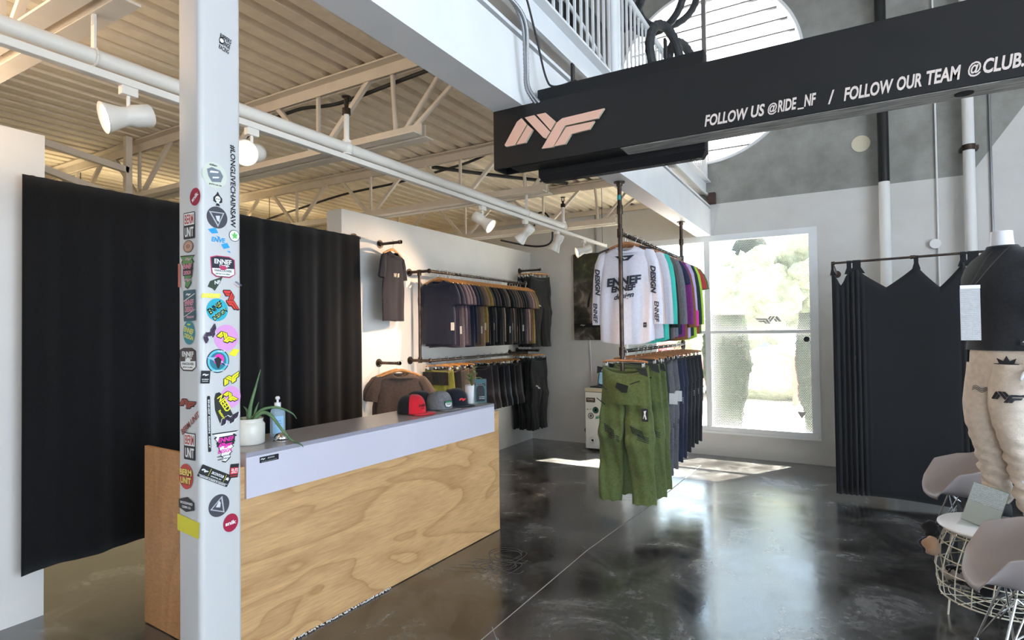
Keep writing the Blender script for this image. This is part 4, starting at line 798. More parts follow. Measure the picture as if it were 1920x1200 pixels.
# ================================================================ black drapes
def drape(name, label, p0, p1, ztop, hemf, folds, amp, n=150, rows=26, parent=None, topf=None, m=None, seed=0):
    """cloth hanging from p0 to p1 (xy), thickness added"""
    a = Vector((*p0, 0)); b = Vector((*p1, 0)); d = (b-a); Ln = d.length; d.normalize(); nrm = Vector((d.y, -d.x, 0))
    rings = []
    for r in range(rows+1):
        t = r/rows; row = []
        for i in range(n+1):
            s = i/n; zt = topf(s) if topf else ztop; zb = hemf(s); z = zt+(zb-zt)*t
            f = folds(s)+.010*sin(s*9+t*3+seed)*t; am = amp*(.35+.65*min(1, t*2.2))
            p = a+d*(s*Ln)+nrm*(f*am); row.append((p.x, p.y, z))
        rings.append(row)
    mb = MB(); mb.loft(rings, ring_closed=False)
    o = mb.build(name, m or M['velvet'], parent)
    md = o.modifiers.new('thickness', 'SOLIDIFY'); md.thickness = .006
    return o
def foldfn(dens, seed):
    rnd = random.Random(seed); ph = [rnd.uniform(0, 6.28) for _ in range(6)]
    return lambda s: .55*sin(dens*s*6.283+ph[0]+1.3*sin(s*5+ph[1]))+.25*sin(dens*2.1*s*6.283+ph[2])+.2*sin(dens*.53*s*6.283+ph[3])
lc = empty('curtain_rail', (-4.07, 1.50, 2.555), label='black iron pipe carrying the left black curtain between two walls', cat='rail')
MB().tube([(0, -.02, 0), (0, 2.60, .02)], .014, 12).build('pipe', M['iron'], lc)
MB().cyl((-.055, 0.0, 0), .045, .012, 24, 'X').tube([(-.05, 0, 0), (0, 0, 0), (0, .04, 0)], .018, 12).build('flange', M['iron'], lc)
MB().cyl((-.055, 2.57, 0.02), .045, .012, 24, 'X').tube([(-.05, 2.57, .02), (0, 2.57, .02), (0, 2.53, .02)], .018, 12).build('flange', M['iron'], lc)
hem = lambda s: .285+.02*sin(s*9)+.012*sin(s*23+1)+(.0 if s > .06 else .0)
ff = foldfn(9, 3)
o = drape('curtain', '', (-4.045, 1.425+.0), (-4.05, 4.06), 2.58, hem, lambda s: ff(s)*(.25+.75*min(1, s*1.6)), .038, seed=1)
tag(o, 'wide black velour curtain behind the counter, left of the t-shirts', 'curtain')
mb = MB(); rings = []
for j in range(9):
    a = pi*j/8; rings.append([(-4.07+.022*cos(a), 1.51+2.54*i/80, 2.565+.0*i/80+.022*sin(a)+.002*sin(i*1.7)) for i in range(81)])
mb.loft(rings, ring_closed=False); mb.build('rod_pocket', M['velvet'], o)
# right: fitting-room curtain
rr_ = empty('curtain_rail', (-.065, 6.35, 2.262), label='thin black pipe rail of the fitting room curtain, right side', cat='rail')
MB().tube([(0, 0, 0), (1.75, 0, .036)], .011, 10).build('pipe', M['iron'], rr_)
MB().tube([(0, 0, 0), (0.03, 1.38, 0)], .011, 10).cyl((.03, 1.37, 0), .042, .02, 20, 'Y').build('return_pipe', M['iron'], rr_)
MB().tube([(.62, 0, .013), (.66, 0, .0135)], .017, 10).tube([(-.01, 0, 0), (.02, 0, 0)], .018, 10).build('coupling', M['iron'], rr_)
tabs = [-.066, .072, .135, .60, .94, 1.01, 1.35, 1.68]; sag = {0: .15, 1: .03, 2: .19, 3: .215, 4: .10, 5: .2, 6: .2}
X0, X1 = -.075, 1.69
def topf(s):
    x = X0+(X1-X0)*s; zr = 2.225+.02*(x+.06)
    for i in range(len(tabs)-1):
        if tabs[i] <= x <= tabs[i+1]:
            t = (x-tabs[i])/(tabs[i+1]-tabs[i]); v = 1-abs(2*t-1); e = .03 if i in (2, 3) else 0
            return zr-.035-sag[i]*(v**.85)
    return zr-.04
def fld(s):
    x = X0+(X1-X0)*s; g_ = exp(-((x-.10)/.07)**2)*sin(x*150)*.9+exp(-((x+.04)/.05)**2)*sin(x*120)*.5+.25*sin(x*7+1)+.5*exp(-((x-.97)/.05)**2)*sin(x*130)
    return g_
o = drape('curtain', '', (X0, 6.35), (X1, 6.35), 0, lambda s: .045+.012*sin(s*8), fld, .036, n=220, topf=topf, seed=4, m=mat('black_jersey_cloth', (.014, .014, .016), .8, bump=.25, bscale=300, sheen=.2, spec=.2))
tag(o, 'black fitting room curtain hung by tabs, right side of the shop', 'curtain')
for i, x in enumerate(tabs[:7]):
    w_ = (.014, .026, .045, .022, .026, .05, .022)[i]; zr = 2.262+.02*(x+.065); q = w_*.75
    mb = MB(); zb = zr-.085
    ring = lambda z, yy, ww: [(x-ww, 6.35+yy, z), (x+ww, 6.35+yy, z)]
    prof = [(zb-.03, -.006, w_*1.5), (zb+.03, -.010, q), (zr, -.014, q), (zr+.013, -.006, q), (zr+.013, .006, q), (zr, .014, q), (zb+.03, .010, q), (zb-.03, .006, w_*1.5)]
    mb.loft([ring(*p) for p in prof], ring_closed=False, smooth=False); t_ = mb.build('hanging_tab', o.data.materials[0], o)
# ================================================================ garments
def sgnpow(v, p): return (abs(v)**p)*(1 if v >= 0 else -1)
def shirt_surf(w, L, depth, seed, flare=1.04, ns=28):
    """returns function (theta,z)->point and w(z), origin at the rail; front is -y"""
    rnd = random.Random(seed); ph = [rnd.uniform(0, 6.28) for _ in range(5)]
    ztip, znk = -.185, -.112
    def half(z):
        if z >= ztip: t = (z-ztip)/(znk-ztip); return w*(1-t)+.085*t
        t = min(1, (ztip-z)/(L-.07)); return w*(1-.06*sin(pi*min(1, t*2.2))*(t < .45)+ (flare-1)*t)
    def dep(z):
        if z >= ztip: t = (z-ztip)/(znk-ztip); return .026*(1-t)+.05*t
        t = min(1, (ztip-z)/.14); return .026+(depth-.026)*t
    def pt(th, z):
        hw = half(z); d = dep(z); x = hw*sgnpow(cos(th), .8); y = -d*sgnpow(sin(th), .75)
        t = max(0, min(1, (ztip-z)/.35)); kk = min(1, depth/.05); fo = kk*.011*t*sin(26*x+ph[0]+2*sin(2.2*z+ph[1]))+kk*.007*t*sin(47*x+ph[2])+kk*.006*t*sin(9*z+ph[3]+6*x)
        return Vector((x, y-(fo if sin(th) > 0 else -fo*.7), z))
    def front(x, z):
        hw = half(z); d = dep(z); c = max(-1, min(1, x/hw)); cc = abs(c)**(1/.8); s = sqrt(max(0, 1-cc*cc))
        th = math.acos(max(-1, min(1, cc*(1 if c >= 0 else -1)))); return pt(th, z)+Vector((0, -.0035, 0))
    return pt, front, half
def shirt_mesh(w=.25, L=.70, depth=.055, sleeve='short', seed=0, spread=.05, hemcurve=0.0, n=44):
    pt, front, half = shirt_surf(w, L, depth, seed)
    mb = MB(); zs = [-.112-L+ (L)*k for k in [0, .015]+[.05+.05*i for i in range(16)]]
    zs = [z for z in zs if z < -.19]+[-.185, -.17, -.155, -.14, -.126]
    rings = []
    for k, z in enumerate(zs):
        rg = []
        for j in range(n):
            th = 2*pi*j/n; p = pt(th, z)
            if k < 3: p.z += hemcurve*(1-(p.x/w)**2)*(-1)*(1 if k < 2 else .6) + .004*sin(18*p.x+seed)
            rg.append(p)
        rings.append(rg)
    # neckline
    rg = []; rg2 = []
    for j in range(n):
        th = 2*pi*j/n; p = pt(th, -.116); s_ = sin(th); dip = .045*max(0, s_)**1.3+.012*max(0, -s_)
        q = Vector((p.x*.92, p.y*.95, p.z-dip)); rg.append(q); rg2.append(Vector((q.x*.93, q.y*.90, q.z+.011)))
    for j in range(n):   # pull top body ring under the neckline
        rings[-1][j].z = min(rings[-1][j].z, rg[j].z-.004); rings[-2][j].z = min(rings[-2][j].z, rings[-1][j].z-.006); rings[-3][j].z = min(rings[-3][j].z, rings[-2][j].z-.004)
    rings += [rg, rg2, [Vector((p.x*.96, p.y*.9, p.z-.014)) for p in rg2]]
    mb.loft(rings)
    # back inner panel keeps the collar from looking hollow
    if sleeve:
        for s in (-1, 1):
            if sleeve == 'short': path = [(w-.055, -.165, .034), (w-.03, -.19, .052), (w-.01+spread*.4, -.25, .058), (w+spread*.8, -.31, .060), (w+.005+spread, -.385, .064)]; dd = [.016, .024, .026, .026, .024]
            else: path = [(w-.055, -.165, .034), (w-.025, -.19, .052), (w-.003, -.26, .056), (w+.012+spread*.3, -.38, .053), (w+.018+spread*.5, -.50, .050), (w+.024+spread*.6, -.62, .047), (w+.026+spread*.7, -.72, .044), (w+.026+spread*.7, -.76, .044)]; dd = [.016, .026, .030, .030, .028, .026, .024, .024]
            rs = []; m_ = 18; rnd = random.Random(seed*7+s+3); ph = rnd.uniform(0, 6)
            for i, ((px, pz, hw), d_) in enumerate(zip(path, dd)):
                a = path[max(0, i-1)]; b = path[min(len(path)-1, i+1)]; dv = Vector((b[0]-a[0], 0, b[1]-a[1])).normalized(); lat = Vector((-dv.z, 0, dv.x)); t = i/(len(path)-1)
                if i < 2: lat = (lat+Vector((.3, 0, .9))*(.5-.25*i)).normalized()
                rs.append([Vector((s*(px+lat.x*hw*cos(2*pi*j/m_)), (-1)*d_*sin(2*pi*j/m_)*(1+.25*t*sin(5*cos(2*pi*j/m_)+ph+3*t))+.004*sin(i*2+ph), pz+lat.z*hw*cos(2*pi*j/m_))) for j in range(m_)])
            mb.loft(rs)
    return mb, front
def pants_mesh(hw=.20, L=1.0, leg=.095, depth=.045, seed=0, gap=.02, splay=.02, sagm=.05, crotch=.26, rings_n=34, hemw=1.0):
    rnd = random.Random(seed); ph = [rnd.uniform(0, 6.28) for _ in range(5)]; mb = MB(); n = 36
    def fo(x, z): kk = min(1.5, depth/.032); return kk*(.010*sin(20*x+ph[0]+3*z)+.009*sin(13*z+ph[1]+8*x)+.006*sin(38*z+9*x+ph[2])*(.3+exp(-((z+.52)/.16)**2))+.004*sin(70*x+11*z+ph[3]))
    rs = []
    for i in range(9):
        t = i/8; z = -crotch*1.12*t; w_ = hw*(1+.12*t); d_ = depth*(.45+.75*t)
        rs.append([Vector((w_*sgnpow(cos(a), .85), -d_*sgnpow(sin(a), .8)-(fo(w_*cos(a), z)*min(1, t*2)), z-(sagm*(1-cos(a)**2)*(1-t)*(1 if sin(a) > 0 else .4)))) for a in [2*pi*j/n for j in range(n)]])
    rs = [[p+Vector((0, .0, -.004)) for p in rs[0]]]+rs
    rs[0] = [Vector((p.x*.96, p.y*.8, p.z-.02)) for p in rs[1]]
    mb.loft(rs)
    for s in (-1, 1):
        rs = []
        for i in range(rings_n+1):
            t = i/rings_n; z = -crotch*.86-(L-crotch*.86)*t; kn = exp(-((t-.36)/.15)**2)
            w_ = (hw*.56)*(1-t)+leg*t; w_ *= 1+.05*kn; w_ = w_ if t < .9 else w_*hemw; cxx = hw*.53*(1-t)+(leg+gap+splay)*t
            rs.append([Vector((s*cxx+w_*sgnpow(cos(a), .85), -(depth*.95+.006*kn)*sgnpow(sin(a), .8)-fo(s*cxx+w_*cos(a), z)*1.1-.02*kn*(1 if sin(a) > 0 else .3)*(sin(a) > 0), z+.006*sin(9*cos(a)+ph[3])*(t > .97))) for a in [2*pi*j/n for j in range(n)]])
        mb.loft(rs)
    def front(x, z):
        s = 1 if x >= 0 else -1; t = max(0, (-z-crotch*.86)/(L-crotch*.86)); w_ = (hw*.56)*(1-t)+leg*t; cxx = hw*.53*(1-t)+(leg+gap+splay)*t
        kn = exp(-((t-.36)/.15)**2)
        if -z < crotch: return Vector((x, -depth*1.2-abs(fo(x, z))-.006, z))
        c = max(-.98, min(.98, (x-s*cxx)/w_)); sn = (1-abs(c)**(2/.85))**.5
        return Vector((x, -(depth*.95+.006*kn)*sn**.8-fo(x, z)*1.1-.02*kn-.004, z))
    return mb, front
# ---- hangers
def wood_hanger(wd=.205, m='wood_hanger', label_plate=False):
    r = empty('wooden_hanger', (0, 0, 0))
    pts = [(.0+.021*sin(a), 0, -.0+.021*cos(a)-.008) for a in [rad(-100+20*i) for i in range(12)]]
    pts = [(p[0], p[1], p[2]) for p in pts]+[(.004, 0, -.034), (0, 0, -.05), (0, 0, -.072)]
    MB().tube(pts, .0021, 6).build('hook', M['chrome'], r)
    mb = MB(); rs = []
    for i in range(21):
        x = -wd+2*wd*i/20; u = abs(x)/wd; z = -.082-.062*u**1.35; hh = .017*(1-.45*u); th = .0065
        rs.append([Vector((x, y-.0*u, z+dz)) for y, dz in ((-th, -hh*.6), (-th*.5, -hh), (th*.5, -hh), (th, -hh*.6), (th, hh*.4), (th*.4, hh*.75), (-th*.4, hh*.75), (-th, hh*.4))])
    mb.loft(rs, cap=(True, True)); mb.build('shoulders', M[m], r)
    return r
def clip_hanger(wd=.18, m='wood_hanger'):
    r = empty('clip_hanger', (0, 0, 0))
    pts = [(.021*sin(a), 0, .021*cos(a)-.008) for a in [rad(-100+20*i) for i in range(12)]]+[(.004, 0, -.034), (0, 0, -.05), (0, 0, -.068)]
    MB().tube(pts, .0021, 6).build('hook', M['chrome'], r)
    mb = MB(); rs = []
    for i in range(17):
        x = -wd+2*wd*i/16; u = abs(x)/wd; z = -.078-.012*u**3
        rs.append([Vector((x, y, z+dz)) for y, dz in ((-.006, -.008), (.006, -.008), (.007, .0), (.006, .009), (-.006, .009), (-.007, 0))])
    mb.loft(rs, cap=(True, True)); mb.build('bar', M[m], r)
    MB().tube([(-wd+.01, 0, -.092), (wd-.01, 0, -.092)], .0022, 6).build('wire', M['chrome'], r)
    for s in (-1, 1):
        MB().box(s*(wd-.035)-.011, s*(wd-.035)+.011, -.008, .008, -.128, -.094).bar((s*(wd-.035), -.008, -.10), (s*(wd-.035), -.016, -.088), .016, .003).bar((s*(wd-.035), .008, -.10), (s*(wd-.035), .016, -.088), .016, .003).build('clip', M['chrome'], r)
    return r
HG = {'w': wood_hanger(), 'c': clip_hanger(), 'wd': wood_hanger(.205, 'wood_dark'), 'cd': clip_hanger(.19, 'wood_dark')}
_first = {k: True for k in HG}
def put_hanger(kind, loc, rz, label, group, rx=0):
    src = HG[kind]
    if _first[kind]: o = src; _first[kind] = False; o.location = loc; o.rotation_euler = (rx, 0, rz); o['label'] = label
    else: o = clone(src, loc, (rx, 0, rz), label)
    o['category'] = 'hanger'; o['group'] = group; return o
def paper_tag(front, x, z, parent, w=.045, h=.085, name='swing_tag'):
    p = front(x, z); mb = MB(); mb.bbox(p.x-w/2, p.x+w/2, p.y-.010, p.y-.008, z-h/2, z+h/2, .0008); return mb.build(name, M['tag'], parent)
M['tag'] = mat('white_card_tag', (.72, .70, .66), .5)
_sh = {}
def get_shirt(key, **k):
    if key not in _sh: mb, fr_ = shirt_mesh(**k); o = mb.build('t_shirt', M['white_gloss']); _sh[key] = (o.data, fr_); bpy.data.objects.remove(o)
    return _sh[key]
def garment(name, data, m, loc, rot, label, cat, group):
    me = data.copy(); me.materials.clear(); me.materials.append(m) if not isinstance(m, (list, tuple)) else [me.materials.append(x) for x in m]
    o = bpy.data.objects.new(name, me); COL.objects.link(o); o.location = loc; o.rotation_euler = rot
    return tag(o, label, cat, group)

# ================================================================ wall rails (left)
def pipe_flange(mb, c, axis, r=.042):
    c = Vector(c); d = {'X': Vector((1, 0, 0)), 'Z': Vector((0, 0, 1)), '-Y': Vector((0, -1, 0)), '-Z': Vector((0, 0, -1))}[axis]
    mb.tube([c, c+d*.010], r, 24).tube([c+d*.01, c+d*.035], r*.55, 16)
wr = empty('clothes_rail', (-4.13, 4.90, 0), label='large blackened pipe clothes rail on the partition wall, two tiers', cat='clothes rail')
for z in (2.305, 1.335):
    mb = MB(); mb.tube([(0, 0, z), (.28, 0, z)], .0165, 12); pipe_flange(mb, (0, 0, z), 'X')
    mb.tube([(.125, 0, z), (.165, 0, z)], .023, 12).sphere((.28, 0, z), .026, 12).tube([(.28, 0, z), (.28, 2.18, z)], .0165, 12).sphere((.28, 2.18, z), .024, 12).tube([(0, 2.18, z), (.28, 2.18, z)], .0165, 12); pipe_flange(mb, (0, 2.18, z), 'X')
    mb.build('rail', M['iron'], wr)
MB().tube([(.145, 0, 1.335), (.145, 0, 2.305)], .0165, 12).tube([(.145, 0, 1.31), (.145, 0, 1.37)], .023, 12).tube([(.145, 0, 2.26), (.145, 0, 2.32)], .023, 12).build('upright', M['iron'], wr)
def arm(y, z, l, label):
    mb = MB(); mb.tube([(0, 0, 0), (l, 0, 0)], .0155, 12).tube([(l-.03, 0, 0), (l, 0, 0)], .020, 12); pipe_flange(mb, (0, 0, 0), 'X'); o = mb.build('garment_rail', M['iron']); o.location = (-4.13, y, z); return tag(o, label, 'wall rail')
arm(4.44, 2.56, .29, 'short upper pipe arm on the wall holding one navy t-shirt')
arm(4.41, 1.335, .29, 'short lower pipe arm on the wall holding two brown t-shirts')
arm(7.40, 2.53, .36, 'short upper pipe arm in the back corner, full of black trousers')
arm(7.30, 1.36, .36, 'short lower pipe arm in the back corner, full of black trousers')
NAVY = (.011, .015, .034); NAVY2 = (.022, .024, .046); CHAR = (.035, .032, .034); BLACK = (.012, .012, .013); BROWN = (.085, .060, .048); TAN = (.20, .135, .085); MUST = (.22, .15, .04); PLUM = (.075, .062, .085); DUST = (.24, .16, .13); MID = (.14, .10, .075)
d1, f1 = get_shirt('tee', w=.220, L=.70, depth=.032, seed=3, spread=.015)
d2, f2_ = get_shirt('tee2', w=.215, L=.72, depth=.030, seed=8, spread=.02)
d3, f3_ = get_shirt('tee3', w=.22, L=.74, depth=.028, seed=15, spread=.01)
d4, f4_ = get_shirt('tee4', w=.235, L=.66, depth=.026, seed=18, spread=.05)
# single tee on upper arm: seen edge-on
put_hanger('w', (-3.95, 4.44, 2.575), rad(105), 'wooden hanger on the short upper wall arm', 'hangers on the left wall')
o = garment('t_shirt', d1, fabric((.011, .010, .017)), (-3.95, 4.44, 2.575), (0, 0, rad(105)), 'dark navy t-shirt hanging alone high on the partition wall', 't-shirt', 't-shirts on the left wall')
g = MB(); fn = lambda u, v: tuple(f1(u, -.35+v)); put_text(g, 'NF', .05, .04, fn, -.03, .0, bold=.03); put_poly(g, [(.03, .02), (.075, .03), (.07, -.01), (.03, -.02)], fn); g.build('chest_print', ink((.60, .52, .42)), o)
for k, (x, rz, l) in enumerate(((-3.875, 36, 'rear brown t-shirt on the short lower wall arm'), (-3.815, 36, 'front brown t-shirt on the short lower wall arm'))):
    put_hanger('w', (x, 4.39, 1.352), rad(rz), 'wooden hanger on the short lower wall arm, '+('rear one', 'front one')[k], 'hangers on the left wall')
    o = garment('t_shirt', d4, fabric((.095, .068, .058)), (x, 4.39, 1.352), (0, 0, rad(rz)), l, 't-shirt', 't-shirts on the left wall')
# main rail: 27 tees
cols = [NAVY, NAVY2, PLUM, PLUM, PLUM, NAVY, NAVY, BROWN, TAN, MUST, CHAR, BLACK, CHAR, BLACK, CHAR, MID, BLACK, CHAR, BROWN, BROWN, BLACK, BLACK, CHAR, PLUM, DUST, DUST, MUST]
nm = {NAVY: 'dark navy', NAVY2: 'blue navy', PLUM: 'purple grey', BROWN: 'brown', TAN: 'tan', MUST: 'mustard brown', CHAR: 'charcoal', BLACK: 'black', MID: 'taupe', DUST: 'dusty pink brown'}
random.seed(11)
for i, c in enumerate(cols):
    y = 5.06+i*.0715; rz = rad(random.uniform(-5, 5)+ (4 if i else 0)); dd, ff_ = ((d1, f1), (d2, f2_), (d3, f3_))[i % 3 if i else 0]
    put_hanger('w', (-3.85, y, 2.322), rz, 'wooden hanger, %s from the near end of the upper wall rail' % ORD[i], 'hangers on the upper wall rail')
    o = garment('t_shirt', dd, fabric(c), (-3.85, y, 2.322-.0), (0, 0, rz), '%s t-shirt, %s from the near end of the upper wall rail' % (nm[c], ORD[i]), 't-shirt', 't-shirts on the upper wall rail')
    if i in (0, 2, 8, 9, 12, 15, 17, 18, 20, 22): paper_tag(ff_, .19 if i else .21, -.62-.02*(i % 3), o, .045, .085)
put_hanger('w', (-3.82, 7.02, 2.322), rad(-25), 'empty wooden hanger at the far end of the upper wall rail', 'hangers on the upper wall rail')
# lower rail: shorts
sd, sf = pants_mesh(hw=.19, L=.46, leg=.13, depth=.045, seed=5, gap=.0, splay=.0, sagm=.045, crotch=.24); so = sd.build('shorts', M['white_gloss']); SD = so.data; bpy.data.objects.remove(so)
lows = [((.16, .17, .03), 'olive shorts with black waist'), (BLACK, 'black shorts'), ((.11, .095, .085), 'grey brown shorts'), (MID, 'taupe shorts'), ((.028, .026, .034), 'dark denim shorts'), ((.035, .034, .042), 'dark slate shorts'), (BLACK, 'black shorts'), ((.03, .035, .045), 'blue grey shorts'), (BLACK, 'black shorts'), (CHAR, 'charcoal shorts')]
for i, (c, nme) in enumerate(lows):
    y = 5.06+.14*i+(.22 if i > 3 else 0); rz = rad(random.uniform(-3, 6)); x = -3.85
    put_hanger('c', (x, y, 1.352), rz, 'clip hanger, %s from the near end of the lower wall rail' % ORD[i], 'clip hangers on the lower wall rail')
    o = garment('shorts', SD, fabric(c), (x, y, 1.352-.115), (0, 0, rz), '%s, %s from the near end of the lower wall rail' % (nme, ORD[i]), 'shorts', 'shorts on the lower wall rail'); o.scale = (1, 1, 1.15 if i > 3 else 1)
    if i == 0:
        g = MB(); g.loft([[sf(-.17+.34*j/16, z_)+Vector((0, -.006, 0)) for j in range(17)] for z_ in (-.03, -.10, -.17)], ring_closed=False); g.build('waist_panel', fabric(BLACK), o)
    if i in (5, 7): paper_tag(sf, .15, -.33, o, .04, .09)
# corner bundles of black trousers
pdm, pf = pants_mesh(hw=.20, L=1.02, leg=.10, depth=.020, seed=9, gap=.005, splay=.01); po = pdm.build('trousers', M['white_gloss']); PD = po.data; bpy.data.objects.remove(po)
for tier, (z, y0) in enumerate(((2.548, 7.38), (1.378, 7.30))):
    for i in range(6):
        x = -4.06+.058*i; rz = rad(90+random.uniform(-8, 8)-(12 if i == 5 else 0))
        put_hanger('c', (x, y0, z), rz, 'clip hanger in the back corner, %s from the wall on the %s arm' % (ORD[i], ('upper', 'lower')[tier]), 'clip hangers in the back corner')
        o = garment('trousers', PD, fabric(((.016, .016, .017), BLACK)[i % 2]), (x, y0, z-.115), (0, 0, rz), 'black trousers in the back corner, %s from the wall on the %s arm' % (ORD[i], ('upper', 'lower')[tier]), 'trousers', 'black trousers in the back corner')
        if i == 5:
            g = MB(); put_logo(g, .11, lambda u, v: tuple(pf(-.09+u, -.42+v)), 0, 0, rot=-.5); g.build('logo_print', ink(WH), o)

# ================================================================ hanging double rack (centre)
rk = empty('hanging_rack', (-1.545, 4.46, 0), label='blackened pipe rack hanging from the beam, jerseys above and trousers below', cat='clothes rack')
for y, zb in ((0, 1.335), (2.06, 1.40)):
    mb = MB(); mb.tube([(0, y, zb-.02), (0, y, 2.85)], .0175, 14); pipe_flange(mb, (0, y, 2.85), '-Z', .045)
    for z in (2.62, 2.43, 1.47): mb.tube([(0, y, z-.035), (0, y, z+.035)], .0245, 14)
    mb.build('upright', M['iron'], rk)
mb = MB().tube([(0, 0, 2.43), (0, 2.06, 2.43)], .0155, 12)
for i in range(40): mb.tube([(0, .08+.048*i, 2.43), (0, .092+.048*i, 2.43)], .019, 8)
mb.build('upper_rail', M['iron'], rk)
MB().tube([(0, 0, 1.47), (0, 2.06, 1.47)], .0155, 12).build('lower_rail', M['iron'], rk)
MB().tube([(-.001, 0, 2.70), (-.001, 0, 2.74)], .0182, 14).build('sticker', ink((.03, .35, .36)), rk)
j1, jf = get_shirt('jersey', w=.220, L=.78, depth=.05, sleeve='long', seed=21, spread=.02, hemcurve=.035)
j2, jf2 = get_shirt('jersey2', w=.222, L=.76, depth=.036, sleeve='long', seed=33, spread=.03, hemcurve=.02)
j3, jf3 = get_shirt('jersey_s', w=.22, L=.74, depth=.036, sleeve='short', seed=27, spread=.03, hemcurve=.02)
JX = -1.545; JZ = 2.448
JS = [((.74, .72, .80), j1, 'white long sleeved jersey with black lettering, front of the hanging rack'), ((.72, .50, .42), j2, 'peach long sleeved jersey just behind the white one'), ((.62, .60, .66), j2, 'pale grey long sleeved jersey, third on the hanging rack'), ((.05, .50, .40), j1, 'mint green long sleeved jersey'), ((.016, .018, .018), j2, 'black long sleeved jersey behind the mint one'), ((.10, .085, .08), j1, 'brown and grey jersey in the middle of the hanging rack'), ((.16, .16, .18), j2, 'grey long sleeved jersey in the middle of the hanging rack'), ((.015, .020, .055), j3, 'navy short sleeved jersey on the hanging rack'), ((.20, .025, .17), j2, 'magenta patterned jersey on the hanging rack'), ((.25, .10, .03), j2, 'orange and black striped jersey hanging low between navy and lilac'), ((.55, .42, .70), j1, 'lilac jersey with pink cuffs on the hanging rack'), ((.015, .035, .030), j2, 'dark green long sleeved jersey near the far end'), ((.38, .62, .04), j1, 'lime green long sleeved jersey near the far end'), ((.40, .04, .04), j3, 'red edged jersey between lime and camouflage'), ((.12, .16, .06), j3, 'camouflage jersey, last on the hanging rack')]
ys = [.13, .24, .36, .50, .62, .76, .90, 1.04, 1.18, 1.28, 1.40, 1.54, 1.68, 1.80, 1.92]
for i, ((c, d_, l), yy) in enumerate(zip(JS, ys)):
    rz = rad((0, -3, 4, 3, 8, 2, 5, 7, 3, 6, 4, 8, 6, 5, 4)[i]); x = JX+(0, -.02, .01, .02, .0, .0, .0, 0, 0, 0, 0, 0, 0, 0, 0)[i]
    put_hanger('wd', (x, 4.46+yy, JZ), rz, 'wooden hanger, %s from the near end of the hanging rack' % ORD[i], 'hangers on the hanging rack')
    dz = -.03 if i in (4, 9) else 0
    o = garment('jersey', d_, fabric(c, .7), (x, 4.46+yy, JZ+dz), (0, 0, rz), l, 'jersey', 'jerseys on the hanging rack')
    if i == 0:
        g = MB(); fn = lambda u, v: tuple(jf(u, v)+Vector((0, -.003, 0)))
        put_text(g, 'ENNEF', .30, .070, fn, -.005, -.400, rot=.07, shear=.15, bold=.05)
        put_text(g, 'ENNEF', .22, .050, fn, -.01, -.462, rot=.07, shear=.15, bold=.05)
        put_text(g, 'design', .18, .060, fn, -.005, -.530, rot=.12, shear=.4, bold=.02)
        g.build('chest_lettering', ink((.03, .035, .05)), o); g = MB()
        put_poly(g, [(-.085, -.190), (.085, -.190), (.055, -.212), (.035, -.232), (-.035, -.232), (-.055, -.212)], fn)
        g.build('neck_patch', ink((.03, .035, .05)), o); g = MB()
        put_poly(g, [(x_+.165, y_-.765) for x_, y_ in rrect(.030, .040, .002)], fn)
        g.build('hem_patch', ink((.03, .035, .05)), o)
        for s in (-1, 1):
            g = MB()
            f_s = lambda u, v, s=s: (s*(.27+.035+.0+u), -.040, v)
            put_text(g, 'ENNEF', .17, .036, lambda u, v, s=s: (s*.262+v*1.0, -.0365, -.66+u*-1), 0, 0, shear=.2, bold=.03)
            put_text(g, 'DESIGN', .23, .044, lambda u, v, s=s: (s*.238+v*1.0, -.0375, -.40+u*-1), 0, 0, shear=.3, bold=.05)
            put_poly(g, [(s*.13, -.125), (s*.22, -.150), (s*.235, -.165), (s*.13, -.143)], lambda u, v: (u, -.034, v+.008)); g.build('sleeve_lettering', ink((.03, .035, .05)), o)
        g = MB(); put_logo(g, .06, lambda u, v: tuple(jf(u, v)+Vector((0, -.005, 0))), 0, -.211); put_logo(g, .02, lambda u, v: tuple(jf(u, v)+Vector((0, -.005, 0))), .165, -.765)
        g.build('logo_print', ink(WH), o)
        MB().bbox(-.035, .035, .030, .034, -.155, -.135, .001).build('neck_label', ink((.10, .10, .11)), o)
    if i == 1:
        g = MB(); put_text(g, 'NF DESIGN', .30, .05, lambda u, v: (-.266+v, -.0375, -.62+u), 0, 0, bold=.03); g.build('sleeve_print', ink(BK), o)
    if i == 10:
        g = MB()
        for s in (-1, 1): g.loft([[Vector((s*(.262)+.049*cos(2*pi*j/16), -.030*sin(2*pi*j/16)*1.15, z_)) for j in range(16)] for z_ in (-.775, -.70, -.62)])
        g.build('pink_cuffs', fabric((.80, .04, .40), .7), o)
    if i in (5, 6, 9):
        g = MB()
        for q in range(6 if i == 9 else 1):
            z_ = -.40-.065*q; g.loft([[tuple(jf2(-.20+.40*j/12, zz)+Vector((0, -.004, 0))) for j in range(13)] for zz in (z_, z_-(.02 if i == 9 else .10))], ring_closed=False)
        g.build('stripe_print', fabric({5: (.24, .12, .05), 6: (.07, .07, .08), 9: (.62, .30, .06)}[i]), o)
    if i == 14:
        g = MB(); random.seed(6)
        for q in range(30):
            u0 = random.uniform(-.17, .17); v0 = random.uniform(-.85, -.25); rr2 = random.uniform(.02, .045); g.cur = q % 3
            put_poly(g, [(u0+rr2*random.uniform(.5, 1.2)*cos(2*pi*k/7), v0+rr2*random.uniform(.5, 1.2)*sin(2*pi*k/7)) for k in range(7)], lambda u, v: tuple(jf3(u, v)+Vector((0, -.003, 0))))
        g.build('camouflage_print', [fabric((.30, .02, .03)), fabric((.30, .35, .06)), fabric((.04, .05, .03))], o)
